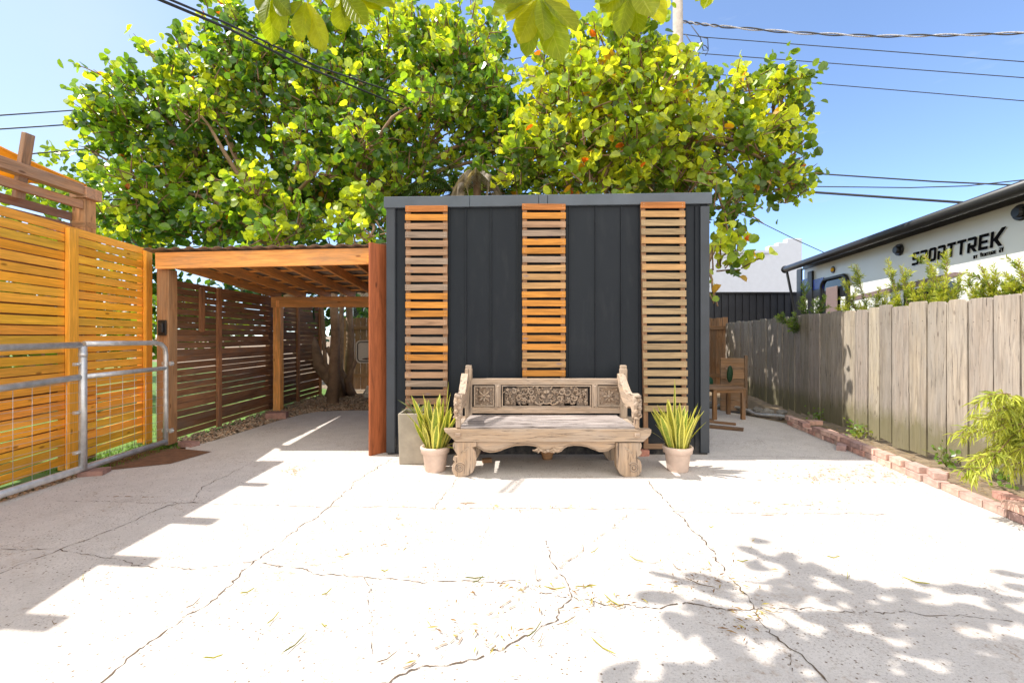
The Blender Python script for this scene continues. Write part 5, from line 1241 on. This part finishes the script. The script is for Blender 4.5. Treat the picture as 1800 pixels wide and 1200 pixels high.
# weeds and creeper at the fence foot
for i,(px_,py_,lab) in enumerate(((1440,722,'small creeping weed climbing the fence above far end of bricks'),(1478,745,'leafy weed at the fence foot behind the pale crosswise brick'),(1632,800,'green weed growing at the fence foot near the gap in the bricks'),(1645,832,'low yellowish weed in soil beside the gap in the bricks'),(1300,748,'tiny weed at fence foot beyond the bricks'))):
    Y=G(px_,py_+20).y; c=Vector((FX(Y)-.10,Y,0)); t=thing('weed',lab,'weed',c); mb=MB()
    for k in range(38): 
        q=c+Vector((rng.gauss(0,.06),rng.gauss(0,.07),abs(rng.gauss(.08,.07)))); leafdisc(mb,q,rng.uniform(.010,.022),Vector((rng.gauss(-.5,.5),rng.gauss(-.5,.5),rng.gauss(.5,.4))),(.12,.22,.03) if i<4 else (.2,.25,.04),.1,1.2)
    mb.build('leaves',M['leaf'],t); mb=MB()
    for k in range(6): mb.tube([c,c+Vector((rng.gauss(0,.04),rng.gauss(0,.04),.09)),c+Vector((rng.gauss(0,.07),rng.gauss(0,.07),rng.uniform(.1,.24)))],.0025,4,(.2,.22,.05))
    mb.build('stems',M['needle'],t)

# ================================================================ OVERHANGING BRANCHES WITH BROAD LEAVES
def bigleaf(mb,base,d,up,L,Wd,tint,bend=.25):
    d=d.normalized(); up=(up-d*up.dot(d)).normalized(); s=d.cross(up); nu,nv=6,9; b0=len(mb.v); prof=[.06,.30,.52,.70,.86,.97,1.0,.93,.66,.0]
    for j in range(nv+1):
        f=j/nv; c=base+d*(L*f)+up*(-bend*L*f*f*.5)
        for i in range(nu+1):
            u=-1+2*i/nu; w=prof[j]*Wd/2
            mb.v.append(c+s*u*w+up*(abs(u)*w*.28+.012*L*math.sin(f*22)*abs(u)))
    for j in range(nv):
        for i in range(nu):
            a=b0+j*(nu+1)+i; q=[a,a+1,a+nu+2,a+nu+1]
            gg=[(-1+2*i/nu,j/nv,0),(-1+2*(i+1)/nu,j/nv,0),(-1+2*(i+1)/nu,(j+1)/nv,0),(-1+2*i/nu,(j+1)/nv,0)]
            mb.face(q,gg,(*tint,.5),0,True)
ov=thing('almond_tree','overhanging tree whose broad yellow green leaves hang into the top of the picture','tree',(-1.2,-1.6,0))
mt=MB(); hub=Vector((-.6,-.6,4.6)); mt.tube([(-1.2,-1.6,0),(-1.1,-1.4,2),(-.8,-1.0,3.6),tuple(hub)],[.16,.13,.11,.09],10)
ml=MB()
def bigcol():
    g=rng.uniform(.8,1.25); return rng.choice(((.22*g,.28*g,.012*g),(.32*g,.36*g,.012*g),(.17*g,.235*g,.012*g)))
def bunch(node,leaves,Lr,src=None):
    src=src or hub; limb(mt,src,node+Vector((0,0,.1)),.03,.008,.15,7); mt.tube([node+Vector((0,0,.12)),node],.008,6)
    for (tx,ty,Y,w) in leaves:
        tip=P(tx,ty,Y); d=tip-node; up=Vector((rng.uniform(-.5,.5),-1,rng.uniform(.0,.6))); bigleaf(ml,node+d.normalized()*.02,d,up,d.length,w,bigcol(),.15)
bunch(P(948,-8,2.05),[(915,68,2.05,.11),(985,97,2.0,.13),(925,92,2.12,.10),(1010,45,2.0,.12),(895,30,2.05,.12),(868,18,2.1,.12),(960,60,1.95,.10),(1000,15,2.1,.12),(905,50,2.2,.11),(875,-4,2.0,.10)],.2)
bunch(P(1112,-30,2.2),[(1090,55,2.2,.10),(1122,52,2.25,.10),(1062,14,2.2,.11),(1165,32,2.2,.13),(1145,20,2.1,.12),(1075,30,2.3,.10),(1172,8,2.25,.11),(1052,-2,2.2,.10)],.2)
bunch(P(478,-14,2.7),[(462,35,2.7,.11),(497,50,2.7,.12),(476,72,2.8,.12),(455,12,2.7,.10),(505,20,2.6,.11)],.2)
bunch(P(538,-2,2.6),[(567,82,2.6,.13),(528,60,2.6,.11),(522,68,2.7,.10),(548,35,2.7,.09),(515,20,2.6,.11)],.2)
bunch(P(598,-16,2.7),[(605,48,2.7,.15),(628,30,2.7,.13),(583,8,2.7,.11),(640,36,2.6,.12),(655,22,2.8,.08),(690,6,2.7,.12),(665,12,2.7,.09)],.2)
bunch(P(1262,-30,2.3),[(1240,8,2.3,.07),(1228,-4,2.3,.06)],.2)
# leaves above the frame that throw the dappled shade on the slab
dx_=math.cos(R(SUN_AZ))/math.tan(R(SUN_EL)); dy_=-math.sin(R(SUN_AZ))/math.tan(R(SUN_EL))
def shade_leaf(px_,py_,n=1,spread=.10):
    g_=G(px_,py_)
    for _ in range(n):
        gx_,gy_=g_.x+rng.gauss(0,spread),g_.y+rng.gauss(0,spread*.7); z=CAMH+.7375*(gy_+.25)+rng.uniform(.45,1.0); c=Vector((gx_-dx_*z,gy_-dy_*z,z))
        d=Vector((rng.gauss(0,1),rng.gauss(0,1),-.35)).normalized(); bigleaf(ml,c-d*.1,d,-sdir*-1+Vector((rng.gauss(0,.3),rng.gauss(0,.3),0)),rng.uniform(.16,.24),rng.uniform(.09,.13),bigcol(),.2)
    return c
patch=[(1335,968),(1350,985),(1385,985),(1340,1005),(1380,1015),(1420,1010),(1450,1005),(1400,1035),(1440,1030),(1255,1025),(1185,1050),(1215,1060),(1250,1065),(1290,1055),(1330,1050),(1220,1095),(1260,1110),(1300,1095),(1340,1110),(1380,1120),(1420,1070),(1470,1055),(1510,1040),(1550,1035),(1600,1040),(1650,1035),(1690,1030),(1740,1050),(1790,1040),(1500,1090),(1550,1080),(1600,1090),(1640,1070),(1700,1080),(1760,1080),(1440,1150),(1480,1130),(1540,1150),(1590,1140),(1640,1130),(1700,1150),(1760,1130),(1790,1180),(1500,1190),(1560,1195),(1620,1185),(1680,1190),(1400,1180),(1350,1190),(1290,1170),(1250,1190),(1190,1198),(1140,1205),(1320,1150),(1460,1195),(1730,1195),(1750,1010),(1780,1090)]
hubs=[]
for i,(a,b) in enumerate(patch):
    c=shade_leaf(a,b,4 if b>1060 else 2,.065); 
    if i%2==0: limb(mt,hub if c.x<-.6 else hub+Vector((.8,.4,.2)),c,.022,.005,.25,6)
mt.tube([hub-Vector((0,0,.3)),hub+Vector((.4,.25,.15)),hub+Vector((.8,.4,.2))],[.07,.05,.035],8)
mt.build('branches',M['bark'],ov); ml.build('crown',M['bigleaf'],ov)

# ================================================================ THINGS IN THE BACK YARD
bb=thing('basketball_backboard','grey basketball backboard with black outline, half hidden behind the red brown board','basketball hoop',(-2.55,9.0,0))
Yq=9.0; a=P(626,598,Yq); b=P(700,638,Yq); 
q=rr(a.x,b.x,b.z,a.z,.08,5); mb=MB(); mb.prism(q,(0,Yq,0),(1,0,0),(0,0,1),.03); mb.build('board',M['backboard'],bb)
mb=MB(); pts=[Vector((x,Yq-.02,z)) for x,z in rr(a.x+.035,b.x-.035,b.z+.035,a.z-.035,.06,5)]; mb.tube(pts+[pts[0]],.010,6,cap=False); mb.build('outline',M['black'],bb)
mb=MB(); x=(a.x+b.x)/2; pts=[Vector((xx,Yq-.02,zz)) for xx,zz in ((x-.13,a.z-.14),(x+.13,a.z-.14),(x+.13,b.z+.08),(x-.13,b.z+.08),(x-.13,a.z-.14))]; mb.tube(pts,.009,6); mb.build('target_square',M['black'],bb)
mb=MB(); mb.tube([(x+.05,Yq+.06,.25),(x+.05,Yq+.06,b.z+.1)],.05,10); mb.build('pole',M['binplastic'],bb)
mb=MB(); mb.tube([(x-.12,Yq-.22,b.z+.1)]+[(x+.0+.2*math.cos(t_),Yq-.25+.2*math.sin(t_),b.z+.1) for t_ in [i*.52 for i in range(13)]],.008,6,(3,1,.4)); mb.build('hoop',M['darkframe'],bb)
gb=thing('wheelie_bin','grey green plastic bin standing below basketball backboard','bin',(-2.58,9.4,0))
mb=MB(); mb.box((-2.62,9.3,.36),(.36,.4,.70),None,(1,1,1),0); mb.build('bin_body',M['binplastic'],gb,bevel=.02); mb=MB(); mb.box((-2.62,9.29,.735),(.40,.44,.05)); mb.build('lid',M['binplastic'],gb,bevel=.015)
gp=thing('concrete_block','pale grey concrete block at foot of the bin','block',(-2.75,8.7,0)); mb=MB(); mb.box((-2.62,8.75,.17),(.22,.2,.34),None,(1.2,1.2,1.2)); mb.build('block_body',M['planter'],gp,bevel=.01)
small('rock','pale rounded stone between tree trunk and bin in the back yard','rock',M['rock'],stone((.16,.12,.16),(1.4,1.35,1.3),.15),(-3.05,9.8,0))
small('clay_pot','orange clay pot lying in back yard shade beside the bin','pot',M['terracotta'],lambda mb,c: mb.lathe([(0,.02),(.10,0),(.15,.2),(.15,.25),(.13,.25),(.09,.05),(0,.05)],c,14,(1.3,.7,.45)),(-2.95,10.4,0))

# ================================================================ FALLEN LEAVES AND TWIGS ON THE SLAB
fall=[(145,1018,-.6,26,'y'),(435,1042,.5,26,'y'),(574,1044,.9,22,'y'),(480,1090,1.4,30,'y'),(518,1135,1.1,52,'g'),(375,1158,.15,44,'y'),(570,1102,-.3,18,'y'),(680,1160,.6,48,'b'),(835,1018,.0,50,'g'),(840,1022,.6,30,'g'),(676,1005,0,20,'y'),(1045,970,.5,28,'y'),(1118,985,-.5,30,'y'),(975,1036,-.05,54,'y'),(1030,1033,.05,54,'y'),(1075,1058,-.8,40,'y'),(1060,1140,-.7,64,'y'),(940,1110,.8,56,'g'),(995,1095,.4,60,'b'),(950,1125,1.0,30,'b'),(1230,1028,-.4,60,'b'),(1305,988,.02,30,'y'),(1490,1015,.6,32,'y'),(1465,981,0,34,'y'),(1610,1024,-.4,44,'y'),(1250,928,0,12,'y'),(940,1005,1.5,36,'b'),(1190,1000,-1,20,'b'),(95,1098,-.3,24,'b'),(340,1064,1.4,24,'b')]
where=['far left','left middle','centre left','centre left by long crack','lower left','bottom left','left of centre','bottom centre left','centre','centre','middle','centre right','right of centre','centre by cross crack','right of cross crack','right of centre','bottom right of centre','bottom centre','bottom centre','bottom centre','by dappled shade','edge of dappled shade','in dappled shade','above dappled shade','in dappled shade','upper right','centre','right centre','lower left edge','left of long crack']
used={}
for i,(px_,py_,a,L,k) in enumerate(fall):
    c=G(px_,py_); L2=L/F*c.y*.72; mb=MB(); n=8; pts=[]; cu=rng.uniform(-.9,.9)
    for j in range(n+1):
        f=j/n-.5; ang=a+cu*f; pts.append(Vector((f*L2*math.cos(a)+cu*.25*L2*(f*f-.1)*-math.sin(a), f*L2*math.sin(a)*1.5*c.y/2+cu*.25*L2*(f*f-.1)*math.cos(a), .006+.02*abs(f))))
    col={'y':(.40,.38,.05),'g':(.17,.19,.03),'b':(.20,.13,.06)}[k]
    mb.tube(pts,[.001]+[.0033 if k!='b' else .0022]*(n-1)+[.001],5,col,0,True,True,.5)
    o=mb.build('fallen_leaf' if k!='b' else 'twig',M['needle'],None,(0,0,0)); o.location=c
    kind={'y':'curled yellow','g':'long olive green','b':'thin brown'}[k]+(' leaf' if k!='b' else ' twig')
    size='long' if L>45 else ('short' if L<26 else 'medium')
    lab=f"{size} {kind} lying on the pale slab, {where[i]}"
    used[lab]=used.get(lab,0)+1
    if used[lab]>1: lab=f"{size} {kind} on the slab, just beside its twin, {where[i]}"
    tag(o,lab,'leaf' if k!='b' else 'twig','fallen leaves and twigs on the concrete')
mb=MB()
for i in range(1250):
    # fine litter in the planting strip and along joints
    if i<620: Y=rng.uniform(2.6,7.6); x=rng.uniform(bedge(Y)+.12,FX(Y)-.02); z=-.02
    elif i<760: g_=G(rng.uniform(1430,1600),rng.uniform(815,850)); x,Y,z=g_.x,g_.y,.002
    elif i<900: g_=G(rng.gauss(1440,60),rng.gauss(838,10)); x,Y,z=g_.x,g_.y,.003
    else: g_=G(*[rng.gauss(a_,d_) for a_,d_ in rng.choice((((960,70),(1035,8)),((1060,30),(1060,8)),((880,60),(1110,30)),((1360,60),(888,6)),((660,60),(940,30)),((1260,60),(1000,30)),((900,120),(895,4)),((520,10),(830,4)),((1320,20),(1090,20))))]); x,Y,z=g_.x,g_.y,.004
    a=rng.uniform(0,6.28); L=rng.uniform(.015,.06); d=Vector((math.cos(a),math.sin(a),0))*L/2; c=Vector((x,Y,z+.008)); s=Vector((-d.y,d.x,0)).normalized()*.0035; b0=len(mb.v)
    mb.v+=[c-d,c+s+Vector((0,0,.004)),c+d,c-s]; mb.face([b0,b0+1,b0+2,b0+3],g4,(*rng.choice(((.28,.17,.07),(.35,.27,.12),(.2,.11,.05),(.38,.32,.08))),.5))
o=mb.build('leaf_litter',M['needle']); o['kind']='stuff'
